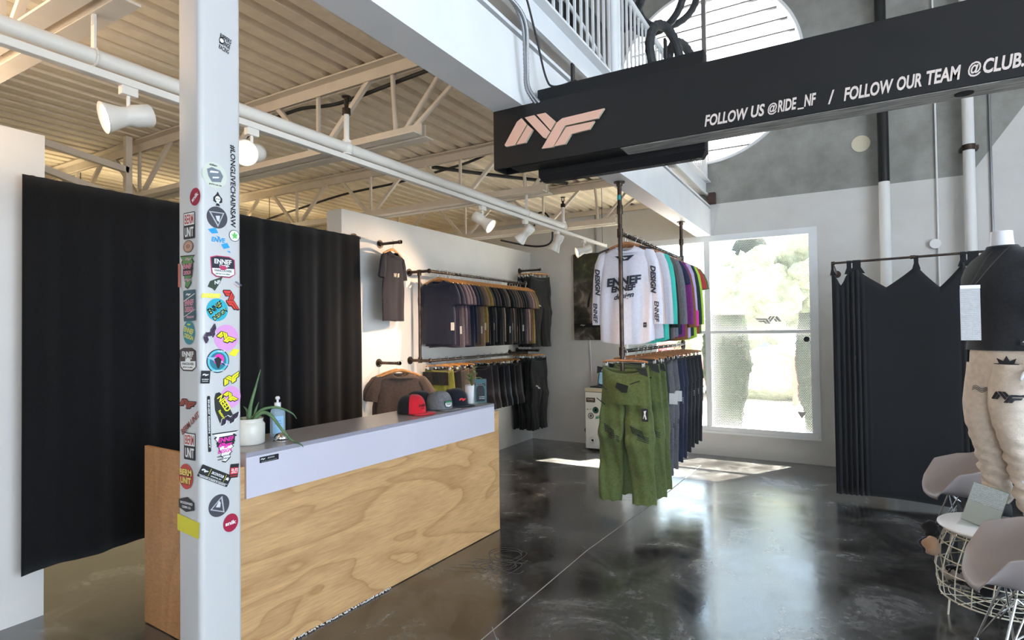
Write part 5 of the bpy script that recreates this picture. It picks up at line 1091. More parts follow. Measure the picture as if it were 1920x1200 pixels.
# trousers tier
GREEN = (.095, .120, .038); GREY = (.12, .12, .13); NV = (.025, .030, .055); DK = (.022, .022, .024)
gp, gf = pants_mesh(hw=.195, L=1.08, leg=.092, depth=.045, seed=44, gap=.015, splay=.035, sagm=.06, crotch=.27); po = gp.build('trousers', M['white_gloss']); GP = po.data; bpy.data.objects.remove(po)
gp2, gf2 = pants_mesh(hw=.19, L=1.06, leg=.088, depth=.036, seed=52, gap=.0, splay=.01, sagm=.05); po = gp2.build('trousers', M['white_gloss']); GP2 = po.data; bpy.data.objects.remove(po)
TR = [(GREEN, 'olive green riding trousers, front pair on the hanging rack'), (GREEN, 'olive green riding trousers, second pair on the hanging rack'), (GREEN, 'olive green riding trousers, third pair on the hanging rack'), ((.030, .035, .03), 'dark green grey trousers seen between the legs of the front olive pair'), (GREY, 'grey trousers, first grey pair on the hanging rack'), (GREY, 'grey trousers, second grey pair on the hanging rack'), (NV, 'navy trousers, nearer pair on the hanging rack'), (NV, 'navy trousers, farther pair on the hanging rack'), (DK, 'black trousers, nearest black pair on the hanging rack'), (DK, 'black trousers, second black pair on the hanging rack'), (DK, 'black trousers, third black pair on the hanging rack'), (DK, 'black trousers, last pair on the hanging rack')]
yt = [-.02, .20, .36, .52, .70, .88, 1.06, 1.22, 1.40, 1.56, 1.74, 1.92]
def chevrons(g, cxx, cz, s, fr_):
    for row in range(5):
        for q in range(5):
            v0 = cz+.035-.013*row-.010*q; u0 = cxx+s*(-.045+.019*q+.004*row)
            put_poly(g, [(u0-.008, v0-.0035), (u0+.008, v0-.0105), (u0+.008, v0-.0035), (u0-.008, v0+.0035)], lambda u, v: tuple(fr_(u, v)+Vector((0, -.004, 0))))
    for row in range(4):
        v0 = cz-.032-.012*row; a = cxx+s*.0; b = cxx+s*.085
        pts = [(a, v0), (b, v0-.030), (b, v0-.025), (a, v0+.005)]; put_poly(g, pts, lambda u, v: tuple(fr_(u, v)+Vector((0, -.004, 0))))
for i, ((c, l), yy) in enumerate(zip(TR, yt)):
    rz = rad((-3, 2, 5, 3, 6, 4, 8, 5, 6, 4, 7, 6)[i]); first = i < 3; x = JX+(.03 if i == 0 else .05 if i in (1, 2) else .03)
    z = 1.488 if i else 1.475
    put_hanger('cd', (x, 4.46+yy, z), rz, 'clip hanger, %s from the near end of the trouser rail' % ORD[i], 'clip hangers on the trouser rail')
    dta, fr_ = (GP, gf) if first else (GP2, gf2)
    sd_ = {0: (1, 1, 1.0)}
    o = garment('trousers', dta, fabric(c), (x, 4.46+yy, z-.122), (0, 0, rz), l, 'trousers', 'trousers on the hanging rack'); o.scale = (1, 1, (1.0, 1.01, .99, .93, .97, .95, .93, .92, .90, .88, .88, .88)[i])
    bk = fabric((.01, .01, .011))
    if i < 3:
        for s in (-1, 1): g = MB(); chevrons(g, s*.115, -.50, s if s > 0 else 1, fr_); g.build('knee_print', ink((.012, .014, .012), .7), o)
        g = MB()
        fz = lambda u, v: tuple(fr_(u, v)+Vector((0, -.005, 0)))
        for s in (-1, 1): put_poly(g, [(s*.065, -.135), (s*.15, -.105), (s*.152, -.112), (s*.067, -.142)], fz) if s > 0 else put_poly(g, [(-.20, -.13), (-.13, -.185), (-.128, -.192), (-.20, -.138)], fz)
        g.build('pocket_zip', ink((.012, .014, .012), .7), o); g = MB()
        put_poly(g, [(-.035, -.125), (.055, -.150), (.045, -.205), (.0, -.205), (-.05, -.165)], fz)
        g.build('fly_patch', ink((.012, .014, .012), .7), o); g = MB()
        put_poly(g, [(-.215, -.255), (-.17, -.315), (-.175, -.32), (-.218, -.262)], fz)
        g.build('side_zip', ink((.012, .014, .012), .7), o); g = MB()
        put_poly(g, [(.12, -.005), (.20, -.01), (.215, -.075), (.16, -.055)], fz); g.build('waist_gusset', ink((.012, .014, .012), .7), o); g = MB(); put_poly(g, [(-.21, .0), (-.16, -.01), (-.185, -.05), (-.215, -.06)], fz)
        g.build('waist_gusset', ink((.012, .014, .012), .7), o)
        MB().bbox(.165, .215, -.085, -.080, -.42, -.32, .001).build('swing_tag', ink((.03, .03, .035)), o) if i == 0 else None
        if i == 0:
            g = MB(); put_poly(g, [(-.01, .03), (.012, .035), (.005, .01), (.014, -.03), (.004, -.036), (-.004, -.006), (-.012, -.03), (-.016, -.028), (-.006, .008)], lambda u, v: (.19+u, -.0862, -.37+v)); g.build('tag_print', ink(WH), o)
    elif i in (4, 5):
        g = MB(); chevrons(g, .12, -.52, 1, fr_); g.build('knee_print', ink((.02, .02, .022), .7), o)
        MB().bbox(.13, .24, -.075, -.070, -.40, -.30, .001).build('swing_tag', M['tag'], o)
    elif i in (6, 9, 10):
        g = MB()
        for q in range(4): put_poly(g, [(.10, -.42-.016*q), (.20, -.40-.016*q), (.20, -.405-.016*q), (.10, -.425-.016*q)], lambda u, v: tuple(fr_(u, v)+Vector((0, -.004, 0))))
        g.build('reflective_stripes', ink((.62, .64, .68)), o)
        if i == 9: MB().bbox(.12, .18, -.07, -.065, -.36, -.24, .001).build('swing_tag', M['tag'], o)
# ================================================================ back corner: fridge, laptop, photograph
fg = empty('mini_fridge', (-3.07, 7.30, 0), label='small white fridge with stickers against the back wall', cat='fridge')
MB().bbox(0, .52, .05, .44, .03, .85, .008).build('cabinet', M['white_gloss'], fg)
MB().bbox(0, .52, 0, .045, .03, .80, .010).build('door', mat('fridge_door', (.66, .65, .60), .4), fg)
MB().box(.0, .52, 0, .045, .805, .848).build('control_strip', mat('aged_plastic', (.55, .48, .34), .5), fg)
for x in (.04, .46): MB().cyl((x, .06, 0), .02, .03, 12).cyl((x, .38, 0), .02, .03, 12).build('foot', M['black_metal'], fg)
def fst(pts, c, items, label):
    g = MB(); put_poly(g, pts, lambda u, v: (u, -.0006, v)); ms = [ink(c)]
    for it in items:
        ms.append(ink(it[-1])); g.cur = len(ms)-1
        if it[0] == 'T': put_text(g, it[1], it[4], it[5], lambda u, v: (u, -.0016, v), it[2], it[3], bold=.02)
        else: put_poly(g, it[1], lambda u, v: (u, -.0012, v))
    o = g.build('sticker', ms, fg); o['label'] = label
sh = lambda P_, a, b: [(x+a, y+b) for x, y in P_]
fst(sh(rrect(.13, .062, .004), .085, .69), (.03, .02, .015), [('T', 'SRAMINK', .085, .698, .10, .020, (.6, .5, .4)), ('T', 'NORTH SHORE', .085, .676, .09, .007, (.5, .4, .3))], 'black rectangular sticker at the top of the fridge door')
fst(sh(circ(.045), .155, .555), (.03, .03, .03), [('P', sh(circ(.036), .155, .555), (.02, .10, .06)), ('P', sh([(-.02, 0), (0, .025), (.025, .01), (.01, -.02)], .155, .555), (.3, .5, .4))], 'round black sticker with a green figure')
fst(sh(circ(.042), .085, .475), (.04, .04, .04), [('P', sh(circ(.034), .085, .475), (.45, .45, .43)), ('P', sh(spade(.024), .085, .475), (.06, .06, .06))], 'round grey sticker')
fst(sh([(-.04, -.02), (.04, .0), (.04, .035), (-.03, .02)], .19, .455), (.02, .16, .09), [('T', 'HEMP', .19, .468, .06, .018, (.4, .6, .45))], 'slanted green sticker')
fst(sh(circ(.048), .105, .145), (.35, .34, .31), [('P', sh(circ(.045), .105, .145), (.64, .63, .58)), ('P', sh(circ(.016), .105, .145), (.2, .2, .2))], 'round pale sticker low on the door')
fst(sh([(-.03, 0), (-.005, .01), (0, -.01)], .05, .56), (.12, .12, .12), [('T', 'NF', .08, .565, .03, .014, (.12, .12, .12))], 'tiny logo sticker on the fridge door')
MB().tube([(0, .3, .36), (-.09, .3, .33), (-.13, .3, .22), (-.09, .3, .10), (0, .3, .05)], .008, 8).build('power_cord', M['cable'], fg)
lp = empty('laptop', (-2.86, 7.50, .851), (0, 0, rad(-8)), 'open laptop standing on the small fridge', 'laptop')
MB().bbox(-.15, .15, -.14, .07, 0, .014, .003).build('keyboard_base', M['black_metal'], lp)
T = Matrix.Translation((0, .07, .012)) @ Matrix.Rotation(rad(-14), 4, 'X')
MB().bbox(-.15, .15, 0, .008, 0, .20, .003, T).build('lid', M['black_metal'], lp)
g = MB(); g.add([T @ Vector(p) for p in ((-.138, -.001, .015), (.138, -.001, .015), (.138, -.001, .19), (-.138, -.001, .19))], [(0, 1, 2, 3)]); g.cur = 1
random.seed(2)
for k in range(10):
    z = .178-.016*k; g.add([T @ Vector(p) for p in ((-.125, -.002, z-.004), (-.125+random.uniform(.1, .24), -.002, z-.004), (-.125+random.uniform(.1, .24), -.002, z), (-.125, -.002, z))], [(0, 1, 2, 3)])
g.build('screen', [emis('laptop_screen', (.10, .20, .26), .8), emis('laptop_text', (.35, .5, .55), .9)], lp)
def mk_photo():
    m = bpy.data.materials.new('mountain_photograph'); m.use_nodes = True; nt = m.node_tree; b = nt.nodes['Principled BSDF']; L = nt.links.new
    tc = N(nt, 'ShaderNodeTexCoord'); n = N(nt, 'ShaderNodeTexNoise'); n.inputs['Scale'].default_value = 5; n.inputs['Detail'].default_value = 10; n.inputs['Distortion'].default_value = .8; L(tc.outputs['Object'], n.inputs['Vector'])
    r = ramp(nt, [(.36, (.006, .006, .004)), (.48, (.05, .042, .032)), (.60, (.19, .165, .14)), (.75, (.38, .34, .30))]); L(n.outputs[0], r.inputs[0])
    r2 = ramp(nt, [(.40, (.004, .006, .003)), (.58, (.025, .03, .012)), (.72, (.12, .16, .05))]); n2 = N(nt, 'ShaderNodeTexNoise'); n2.inputs['Scale'].default_value = 9; n2.inputs['Detail'].default_value = 8; L(tc.outputs['Object'], n2.inputs['Vector']); L(n2.outputs[0], r2.inputs[0])
    sp = N(nt, 'ShaderNodeSeparateXYZ'); L(tc.outputs['Object'], sp.inputs[0]); g_ = N(nt, 'ShaderNodeMapRange'); g_.inputs[1].default_value = .18; g_.inputs[2].default_value = .28; L(sp.outputs[2], g_.inputs[0])
    mx = N(nt, 'ShaderNodeMix', data_type='RGBA'); L(g_.outputs[0], mx.inputs[0]); L(r.outputs[0], mx.inputs[6]); L(r2.outputs[0], mx.inputs[7]); L(mx.outputs[2], b.inputs['Base Color']); b.inputs['Roughness'].default_value = .4; return m
ph = MB().box(-.34, .34, -.015, .015, -.627, .627).build('wall_photograph', mk_photo()); ph.location = (-3.055, 7.725, 2.125); tag(ph, 'tall dark photograph of a rider on rocks, on the back wall', 'photograph')
g = MB(); fp = lambda u, v: (u, -.0162, v); f2 = lambda u, v: (u, -.017, v)
put_poly(g, [(-.34, -.385), (.34, -.385), (.34, -.445), (-.34, -.445)], fp); g.cur = 1; put_logo(g, .08, f2, -.20, -.412); put_text(g, 'RIDER NAME', .0001, .0001, f2, 5, 5) if False else None
g.cur = 2
put_poly(g, [(-.01, .30), (.03, .33), (.05, .25), (.07, .12), (.05, .0), (.03, -.10), (.015, .02), (-.015, .10)], fp)
put_poly(g, sh(circ(.035), .01, .30), f2); g.cur = 0; put_poly(g, [(-.12, -.05), (-.06, .12), (-.07, .02), (-.10, -.15), (-.13, -.16)], fp)
g.build('printed_band', [ink((.01, .01, .01)), ink((.4, .4, .4)), ink((.16, .15, .14))], ph)

# ================================================================ chairs
def shell_chair(loc, rz, label):
    c = empty('shell_armchair', loc, (0, 0, rz), label, 'chair', 'moulded shell armchairs')
    Cv = [(0, .250, .395), (.06, .248, .418), (.15, .21, .428), (.3, .10, .412), (.5, -.06, .402), (.62, -.16, .43), (.75, -.215, .53), (.9, -.25, .68), (1, -.262, .775)]
    Ev = [(0, .215, .17, .402), (.06, .225, .215, .425), (.15, .205, .265, .48), (.3, .13, .305, .61), (.5, -.02, .315, .655), (.62, -.10, .305, .665), (.75, -.175, .275, .70), (.9, -.24, .20, .765), (1, -.262, .12, .782)]
    def ip(T_, v):
        for a, b in zip(T_, T_[1:]):
            if v <= b[0]: t = (v-a[0])/(b[0]-a[0]); t = t*t*(3-2*t)*.35+t*.65; return [x+(y-x)*t for x, y in zip(a[1:], b[1:])]
        return list(T_[-1][1:])
    rows = []
    for i in range(37):
        v = i/36; cf, cz = ip(Cv, v); ef, el, ez = ip(Ev, v); row = []
        for j in range(33):
            u = -1+2*j/32; au = abs(u)
            row.append((cf+(ef-cf)*au**2.3, el*sgnpow(u, .92), cz+(ez-cz)*au**2.8))
        rows.append(row)
    mb = MB(); mb.loft(rows, ring_closed=False); s = mb.build('shell', M['plastic_taupe'], c)
    md = s.modifiers.new('t', 'SOLIDIFY'); md.thickness = .007; md.offset = 1; sd_ = s.modifiers.new('s', 'SUBSURF'); sd_.levels = 1; sd_.render_levels = 1
    ft = {}
    for a in (-1, 1):
        for b in (-1, 1):
            mb = MB(); foot = (a*.20-.02, b*.235, .012); ft[(a, b)] = foot
            mb.tube([(a*.10-.02, b*.13, .385), foot], .0055, 8).tube([(a*.04-.02, b*.10, .385), (a*.115-.02, b*.155, .20), foot], .0045, 8).cyl((foot[0], foot[1], 0), .011, .014, 12)
            mb.build('leg', M['chrome'], c)
    mb = MB()
    for a in (-1, 1):
        mb.tube([(a*.10-.02, -.13, .385), (a*.115-.02, .16, .17)], .0045, 8).tube([(a*.10-.02, .13, .385), (a*.115-.02, -.16, .17)], .0045, 8)
    for b in (-1, 1): mb.tube([(-.12, b*.13, .385), (.095, b*.155, .20)], .0045, 8).tube([(.08, b*.13, .385), (-.135, b*.155, .20)], .0045, 8)
    mb.tube([(-.12, -.13, .385), (-.12, .13, .385), (.08, .13, .385), (.08, -.13, .385), (-.12, -.13, .385)], .005, 8)
    mb.build('wire_base', M['chrome'], c); return c
shell_chair((.77, 5.28, 0), rad(186), 'taupe shell armchair in front of the fitting room curtain, farther one')
shell_chair((.755, 3.58, 0), rad(179), 'taupe shell armchair at the lower right corner, nearer one')
# ================================================================ wire basket table
bt = empty('wire_basket_table', (.745, 4.21, 0), label='round white table top on a cream wire basket, beside the near armchair', cat='table')
MB().lathe([(0, .478), (.270, .478), (.277, .484), (.277, .490), (.270, .496), (0, .496)], 64).build('table_top', M['white_gloss'], bt)
def rad_(z): t = (z-.09)/.385; return .272+.035*sin(pi*min(1, max(0, t*1.05)))-.0*t-.035*t
zs_ = [.09, .165, .24, .315, .39, .45, .475]
mb = MB()
for z in zs_[:-1]: mb.tube([(rad_(z)*cos(a), rad_(z)*sin(a), z) for a in [2*pi*i/48 for i in range(49)]], .0034 if z > .1 else .0045, 6)
mb.tube([(.262*cos(a), .262*sin(a), .475) for a in [2*pi*i/48 for i in range(49)]], .004, 6)
for k in range(20):
    a = 2*pi*k/20; mb.tube([(rad_(z)*cos(a+.5*(z-.09)), rad_(z)*sin(a+.5*(z-.09)), z) for z in zs_], .0032, 6)
for r_ in (.08, .16, .23): mb.tube([(r_*cos(a), r_*sin(a), .09) for a in [2*pi*i/32 for i in range(33)]], .0026, 6)
for k in range(13): a = 2*pi*k/26*2; mb.tube([(0, 0, .09), (.285*cos(a), .285*sin(a), .09)], .0026, 6)
mb.build('wire_basket', M['wire'], bt)
for a in (0.5, 2.1, 3.6, 5.2): MB().tube([(.27*cos(a), .27*sin(a), .09), (.28*cos(a), .28*sin(a), .0)], .005, 8).build('foot', M['wire'], bt)
# clothes bundled in the basket
random.seed(9)
ccol = [((.010, .010, .012), 'black'), ((.02, .025, .05), 'navy'), ((.45, .28, .18), 'beige'), ((.03, .16, .15), 'teal'), ((.11, .02, .02), 'dark red'), ((.50, .13, .03), 'orange'), ((.30, .26, .24), 'grey'), ((.015, .015, .016), 'black'), ((.09, .11, .12), 'slate'), ((.02, .02, .02), 'black'), ((.20, .14, .11), 'brown'), ((.012, .012, .014), 'black'), ((.40, .37, .35), 'pale grey'), ((.012, .03, .03), 'dark green'), ((.05, .05, .055), 'charcoal'), ((.012, .012, .014), 'black')]
whr = ['at the left rim', 'low on the left', 'near the top left', 'in the front middle', 'low in the front', 'below the near armchair seat', 'at the lower right', 'behind the front wires', 'near the rim', 'at the bottom', 'in the left middle', 'in the centre', 'at the right', 'near the front rim', 'at the back', 'under the table top']
for i, (c, nme) in enumerate(ccol):
    lay = i % 3; a = pi*.75+i*2.1; r_ = .165 if i < 13 else .05; z = .155+.115*lay
    if i == 5: a = -1.0; z = .30; r_ = .17
    if i == 3: a = -1.6; z = .27; r_ = .17
    mb = MB(); n_ = 14; rs = []
    s0 = random.uniform(0, 9)
    for u in range(n_+1):
        row = []
        for v in range(20):
            th = pi*u/n_; ph_ = 2*pi*v/20; q = 1+.30*noise.noise(Vector((2.2*sin(th)*cos(ph_)+s0, 2.2*sin(th)*sin(ph_), 2.2*cos(th))))+.12*sin(5*ph_+3*th+s0)
            row.append((.115*q*sin(th)*cos(ph_), .09*q*sin(th)*sin(ph_), .06*q*cos(th)))
        rs.append(row)
    mb.loft(rs); o = mb.build('bundled_garment', fabric(c)); o.location = (.745+r_*cos(a), 4.21+r_*sin(a), z); o.rotation_euler = (0, 0, a+1)
    tag(o, '%s bundled garment %s of the wire basket' % (nme, whr[i]), 'clothing', 'bundled clothes in the wire basket')
for dx, dy, dz, c, l in ((-.305, .05, .42, (.012, .012, .015), 'black cloth poking out of the basket just under the table top'), (-.325, .02, .33, (.02, .025, .05), 'navy cloth hanging out of the basket wires'), (-.315, -.07, .36, (.42, .27, .17), 'beige knotted cloth hanging out of the basket wires')):
    mb = MB(); rs = []
    for u in range(13):
        th = pi*u/12; rs.append([(.040*sin(th)*(1+.3*sin(3*v*pi/8+u)) * cos(2*pi*v/16), .040*sin(th)*(1+.2*cos(v+u))*sin(2*pi*v/16), .055*cos(th)) for v in range(16)])
    mb.loft(rs); o = mb.build('bundled_garment', fabric(c)); o.location = (.745+dx, 4.21+dy, dz); tag(o, l, 'clothing', 'bundled clothes in the wire basket')
# acrylic leaflet frame on the table
T_ = Matrix.Translation((.655, 4.10, .500)) @ Matrix.Rotation(rad(24), 4, 'Z')
ah = empty('acrylic_sign_frame', (.650, 4.17, .498), (0, 0, rad(-20)), 'tilted clear acrylic frame with a painted mesh reflection on the round table', 'sign frame')
T = Matrix.Rotation(rad(14), 4, 'Y') @ Matrix.Rotation(rad(-16), 4, 'X')
MB().bbox(-.085, .085, -.004, .0, .004, .24, .001, T).bbox(-.085, .085, .004, .008, .004, .24, .001, T).box(-.09, .09, -.04, .10, 0, .004).build('frame', M['acrylic'], ah)
g = MB(); g.box(-.080, .080, .0005, .0035, .13, .234, T); o = g.build('reflection_card', M['mesh_reflection'], ah)  # upper part of the frame, mesh reflection painted on a card
MB().box(-.080, .080, .0005, .0035, .010, .129, T).build('pale_card', mat('grey_card', (.40, .39, .36), .4), ah)
# ================================================================ mannequin
pl = tag(MB().bbox(.66, 1.25, 4.35, 4.95, 0, .44, .01).build('plinth', M['black_panel']), 'low black plinth under the mannequin, behind the basket table', 'plinth')
Fv = Vector((-.75, -.66, 0)).normalized(); Lv = Vector((.66, -.75, 0)).normalized(); B0 = Vector((.84, 4.42, 0))
def W3(f, l, z): return B0+Fv*f+Lv*l+Vector((0, 0, z))
man = empty('mannequin', tuple(B0+Vector((0, 0, .5))), label='headless white mannequin in a black t-shirt and cream trousers at the right edge', cat='mannequin')
def skin_body(name, verts, edges, radii, m, root, parent, off=B0+Vector((0, 0, .5)), lv=2):
    me = bpy.data.meshes.new(name); me.from_pydata([tuple(v-off) for v in verts], edges, []); o = bpy.data.objects.new(name, me); COL.objects.link(o); o.parent = parent
    md = o.modifiers.new('skin', 'SKIN'); md.use_smooth_shade = True
    for i, r in enumerate(radii):
        sv = me.skin_vertices[0].data[i]; sv.radius = r if isinstance(r, tuple) else (r, r); sv.use_root = (i == root)
    s = o.modifiers.new('sub', 'SUBSURF'); s.levels = lv; s.render_levels = lv; me.materials.append(m); return o
V = []; E_ = []; R_ = []
def av(p, r, link=None):
    V.append(p); R_.append(r)
    if link is not None: E_.append((link, len(V)-1))
    return len(V)-1
pel = av(W3(0, 0, 1.43), (.13, .10)); ch = av(W3(.01, 0, 1.70), (.12, .09), pel); ch2 = av(W3(.01, 0, 1.92), (.15, .09), ch); nk = av(W3(-.01, 0, 2.07), (.06, .06), ch2); nt_ = av(W3(.0, 0, 2.19), (.052, .056), nk)
for s in (-1, 1):
    a = av(W3(0, s*.17, 1.99), (.05, .05), ch2)
    if s > 0: b = av(W3(-.02, .235, 1.74), (.043, .043), a); c = av(W3(.03, .245, 1.50), (.032, .032), b); d = av(W3(.075, .238, 1.42), (.026, .020), c); h = av(W3(.10, .232, 1.365), (.040, .017), d)
    else: b = av(W3(-.13, -.20, 1.74), (.043, .043), a); c = av(W3(-.20, -.10, 1.53), (.032, .032), b); d = av(W3(-.205, -.07, 1.47), (.026, .020), c); h = av(W3(-.205, -.06, 1.415), (.040, .017), d)
    hp = av(W3(.0, s*.09, 1.34), (.085, .085), pel); kn = av(W3(.03 if s < 0 else .05, -.10 if s < 0 else .08, 1.02), (.055, .055), hp); an = av(W3(-.045 if s < 0 else -.04, s*.10, .56), (.038, .038), kn); tt = av(W3(.10 if s < 0 else .08, s*.12, .485), (.034, .026), an)
skin_body('body', V, E_, R_, M['mannequin'], pel, man)
# fingers, one short chain each, rooted in the palm
for s in (1, -1):
    for k in range(4):
        l0 = .210+.0125*k if s > 0 else -.038-.0125*k; ln = (.072, .082, .078, .062)[k]
        if s < 0: v = [W3(-.205, l0, 1.42), W3(-.21, l0, 1.42-ln*.45), W3(-.20, l0, 1.42-ln*.8), W3(-.19, l0, 1.42-ln*1.12)]
        else: v = [W3(.105, l0, 1.37), W3(.115+.006*k, l0, 1.37-ln*.45), W3(.108, l0, 1.37-ln*.8), W3(.095, l0, 1.37-ln*1.12)]
        skin_body('finger', v, [(0, 1), (1, 2), (2, 3)], [.0095, .0088, .0082, .007], M['mannequin'], 0, man, lv=1)
    v = [W3(.10, .222, 1.405), W3(.135, .202, 1.375), W3(.150, .195, 1.335)] if s > 0 else [W3(-.205, -.055, 1.45), W3(-.225, -.03, 1.42), W3(-.23, -.022, 1.385)]
    skin_body('thumb', v, [(0, 1), (1, 2)], [.011, .010, .008], M['mannequin'], 0, man, lv=1)
# flat neck cap
def el(f, l, z, hl, hf, n=40, wob=0, seed=0): return [W3(f+hf*cos(2*pi*j/n)+wob*sin(5*2*pi*j/n+seed+z*30)*.5, l+hl*sin(2*pi*j/n), z)-B0-Vector((0, 0, .5))+Fv*0 for j in range(n)]
MB().loft([el(0, 0, 2.10, .062, .060), el(0, 0, 2.16, .054, .054), el(.0, 0, 2.205, .052, .053)], cap=(False, True)).build('neck', M['mannequin'], man)
blackt = fabric((.020, .022, .026))
rings = [el(.0, 0, 1.497, .205, .135, wob=.012), el(.0, 0, 1.53, .203, .135, wob=.012), el(.0, 0, 1.62, .198, .13, wob=.010, seed=1), el(.005, 0, 1.72, .205, .132, wob=.008, seed=2), el(.015, 0, 1.84, .222, .140, wob=.004), el(.01, 0, 1.94, .225, .130), el(.0, 0, 2.00, .215, .108), el(-.005, 0, 2.045, .18, .088), el(-.008, 0, 2.08, .125, .078), el(-.005, 0, 2.105, .085, .074), el(-.002, 0, 2.118, .076, .070), el(-.002, 0, 2.112, .070, .064)]
mb = MB().loft(rings)
for s in (-1, 1):
    path = [(0, .12, 2.02, .05), (-.02, .160, 1.985, .066), (-.06, .170, 1.90, .070), (-.09, .175, 1.80, .070), (-.11, .175, 1.70, .070), (-.112, .172, 1.685, .068)] if s < 0 else [(0, .12, 2.02, .05), (0, .185, 1.985, .072), (-.005, .235, 1.90, .078), (-.012, .262, 1.80, .076), (-.012, .272, 1.70, .076), (-.01, .272, 1.685, .073)]
    rs = []
    for i, (f, l, z, r) in enumerate(path):
        a = path[max(0, i-1)]; b = path[min(len(path)-1, i+1)]; dv = Vector((0, b[1]-a[1], b[2]-a[2])).normalized(); lat = Vector((0, -dv.z, dv.y))
        rs.append([W3(f+r*.95*cos(2*pi*j/24)+.005*sin(3*j+i), s*(l+lat.y*r*sin(2*pi*j/24)), z+lat.z*r*sin(2*pi*j/24))-B0-Vector((0, 0, .5)) for j in range(24)])
    mb.loft(rs)
ts = mb.build('t_shirt', blackt, man)
# creases low on the shirt, hem label
def toLoc(p): return p-B0-Vector((0, 0, .5))
g = MB(); fl = lambda u, v: toLoc(W3(.137*cos(.95+u/.17), .207*sin(.95+u/.17), 1.545+v))+Fv*.004*cos(.95)+Lv*.010
put_poly(g, rrect(.045, .032, .001), fl); g.cur = 1; put_logo(g, .03, lambda u, v: fl(u, v)+Fv*.001+Lv*.0015, 0, .004); o = g.build('hem_label', [ink(BK), ink(WH)], man)
# trousers: hips and two gathered legs
lin = M['linen']; mb = MB()
mb.loft([el(0, 0, 1.56, .17, .115), el(0, 0, 1.48, .185, .125, wob=.006), el(0, 0, 1.38, .195, .132, wob=.008), el(0, 0, 1.28, .190, .125, wob=.01)])
legs = {}
for s in (-1, 1):
    pts = [(0.0, -.092, 1.42, .112), (.012, -.100, 1.30, .112), (.03, -.105, 1.18, .103), (.036, -.105, 1.06, .092), (.01, -.105, .94, .086), (-.02, -.103, .82, .078), (-.04, -.10, .70, .070), (-.045, -.10, .565, .062)] if s < 0 else [(.03, .085, 1.42, .112), (.05, .075, 1.30, .112), (.06, .075, 1.18, .104), (.05, .078, 1.06, .094), (.02, .08, .94, .088), (-.01, .085, .82, .080), (-.035, .09, .70, .072), (-.045, .095, .565, .064)]
    rs = []; K = 46
    for i in range(K+1):
        t = i/K*(len(pts)-1); k = min(len(pts)-2, int(t)); q = t-k; f, l, z, r = [a+(b-a)*q for a, b in zip(pts[k], pts[k+1])]
        row = []
        for j in range(30):
            a = 2*pi*j/30; low = max(0, min(1, (1.12-z)/.35)); cr = .008*low*sin(z*95+2.2*sin(a+s)+s)+.006*low*sin(z*63+3*a)+.004*sin(2*a+z*14); rr2 = r+cr
            row.append(toLoc(W3(f+rr2*cos(a)*1.02, l+rr2*sin(a), z+.006*low*sin(3*a+z*40))))
        rs.append(row)
    mb.loft(rs); legs[s] = pts
tr_ = mb.build('trousers', lin, man)
def legpt(u, z, s=1, off=.007):
    pts = legs[s]
    for a, b in zip(pts, pts[1:]):
        if a[2] >= z >= b[2]: q = (a[2]-z)/(a[2]-b[2]); f, l, _, r = [x+(y-x)*q for x, y in zip(a, b)]; break
    a = .50+u/r; r += off; return toLoc(W3(f+r*cos(a)*1.02, l+r*sin(a), z))
g = MB(); gi = ink((.02, .02, .025))
cz = 1.425-.03
def hp_(u, v): # print on the near hip
    a = .52+u/.15; return toLoc(W3(.140*cos(a)+.0, .205*sin(a), v))
for ang, ln in ((0, .066), (.62, .062), (-.62, .062), (1.2, .052), (-1.2, .052), (1.75, .030), (-1.75, .030)):
    ca, sa = sin(ang), cos(ang); w_ = .012
    poly = [(0, 0), (ca*ln*.5-sa*w_, sa*ln*.5+ca*w_), (ca*ln, sa*ln), (ca*ln*.5+sa*w_, sa*ln*.5-ca*w_)]
    put_poly(g, [(x, y+1.405) for x, y in poly], hp_)
put_poly(g, [(x, y+1.402) for x, y in circ(.020)], lambda u, v: hp_(u, v)+Fv*.001)
g.cur = 1; put_poly(g, [(x-.004, y+1.405) for x, y in circ(.008)], lambda u, v: hp_(u, v)+Fv*.002); g.build('leaf_print', [gi, ink((.5, .43, .36))], man)
g = MB(); put_text(g, 'HEMP FOR LIFE', .085, .010, hp_, 0, 1.365, bold=.03)
g.build('hip_lettering', gi, man)
g = MB(); put_logo(g, .155, lambda u, v: legpt(u, v), .0, 1.235, hs=1.25); g.build('thigh_logo', gi, man)
g = MB(); 
for q in range(3):
    pts = [legpt(-.045+.009*i, 1.255+.010*q+.010*sin(i*.9), -1, .006) for i in range(11)]; g.tube(pts, .0016, 5)
g.build('leg_print', gi, man)
shoe = mat('charcoal_shoe', (.02, .02, .022), .6)
for s in (-1, 1):
    f0 = -.10 if s < 0 else -.10; rs = []
    for i in range(13):
        t = i/12; f = f0+.29*t; hw = .040+.012*sin(pi*t)-(.018*(t > .9)); hh = .095*(1-t)**.6+.045 if t < 1 else .03
        rs.append([toLoc(W3(f, s*.10+hw*cos(a)*(1 if sin(a) > 0 else 1.05), .442+max(0, hh*.5+hh*.5*sgnpow(sin(a), .7)))) for a in [2*pi*j/18 for j in range(18)]])
    MB().loft(rs, cap=(True, True)).build('shoe', shoe, man)
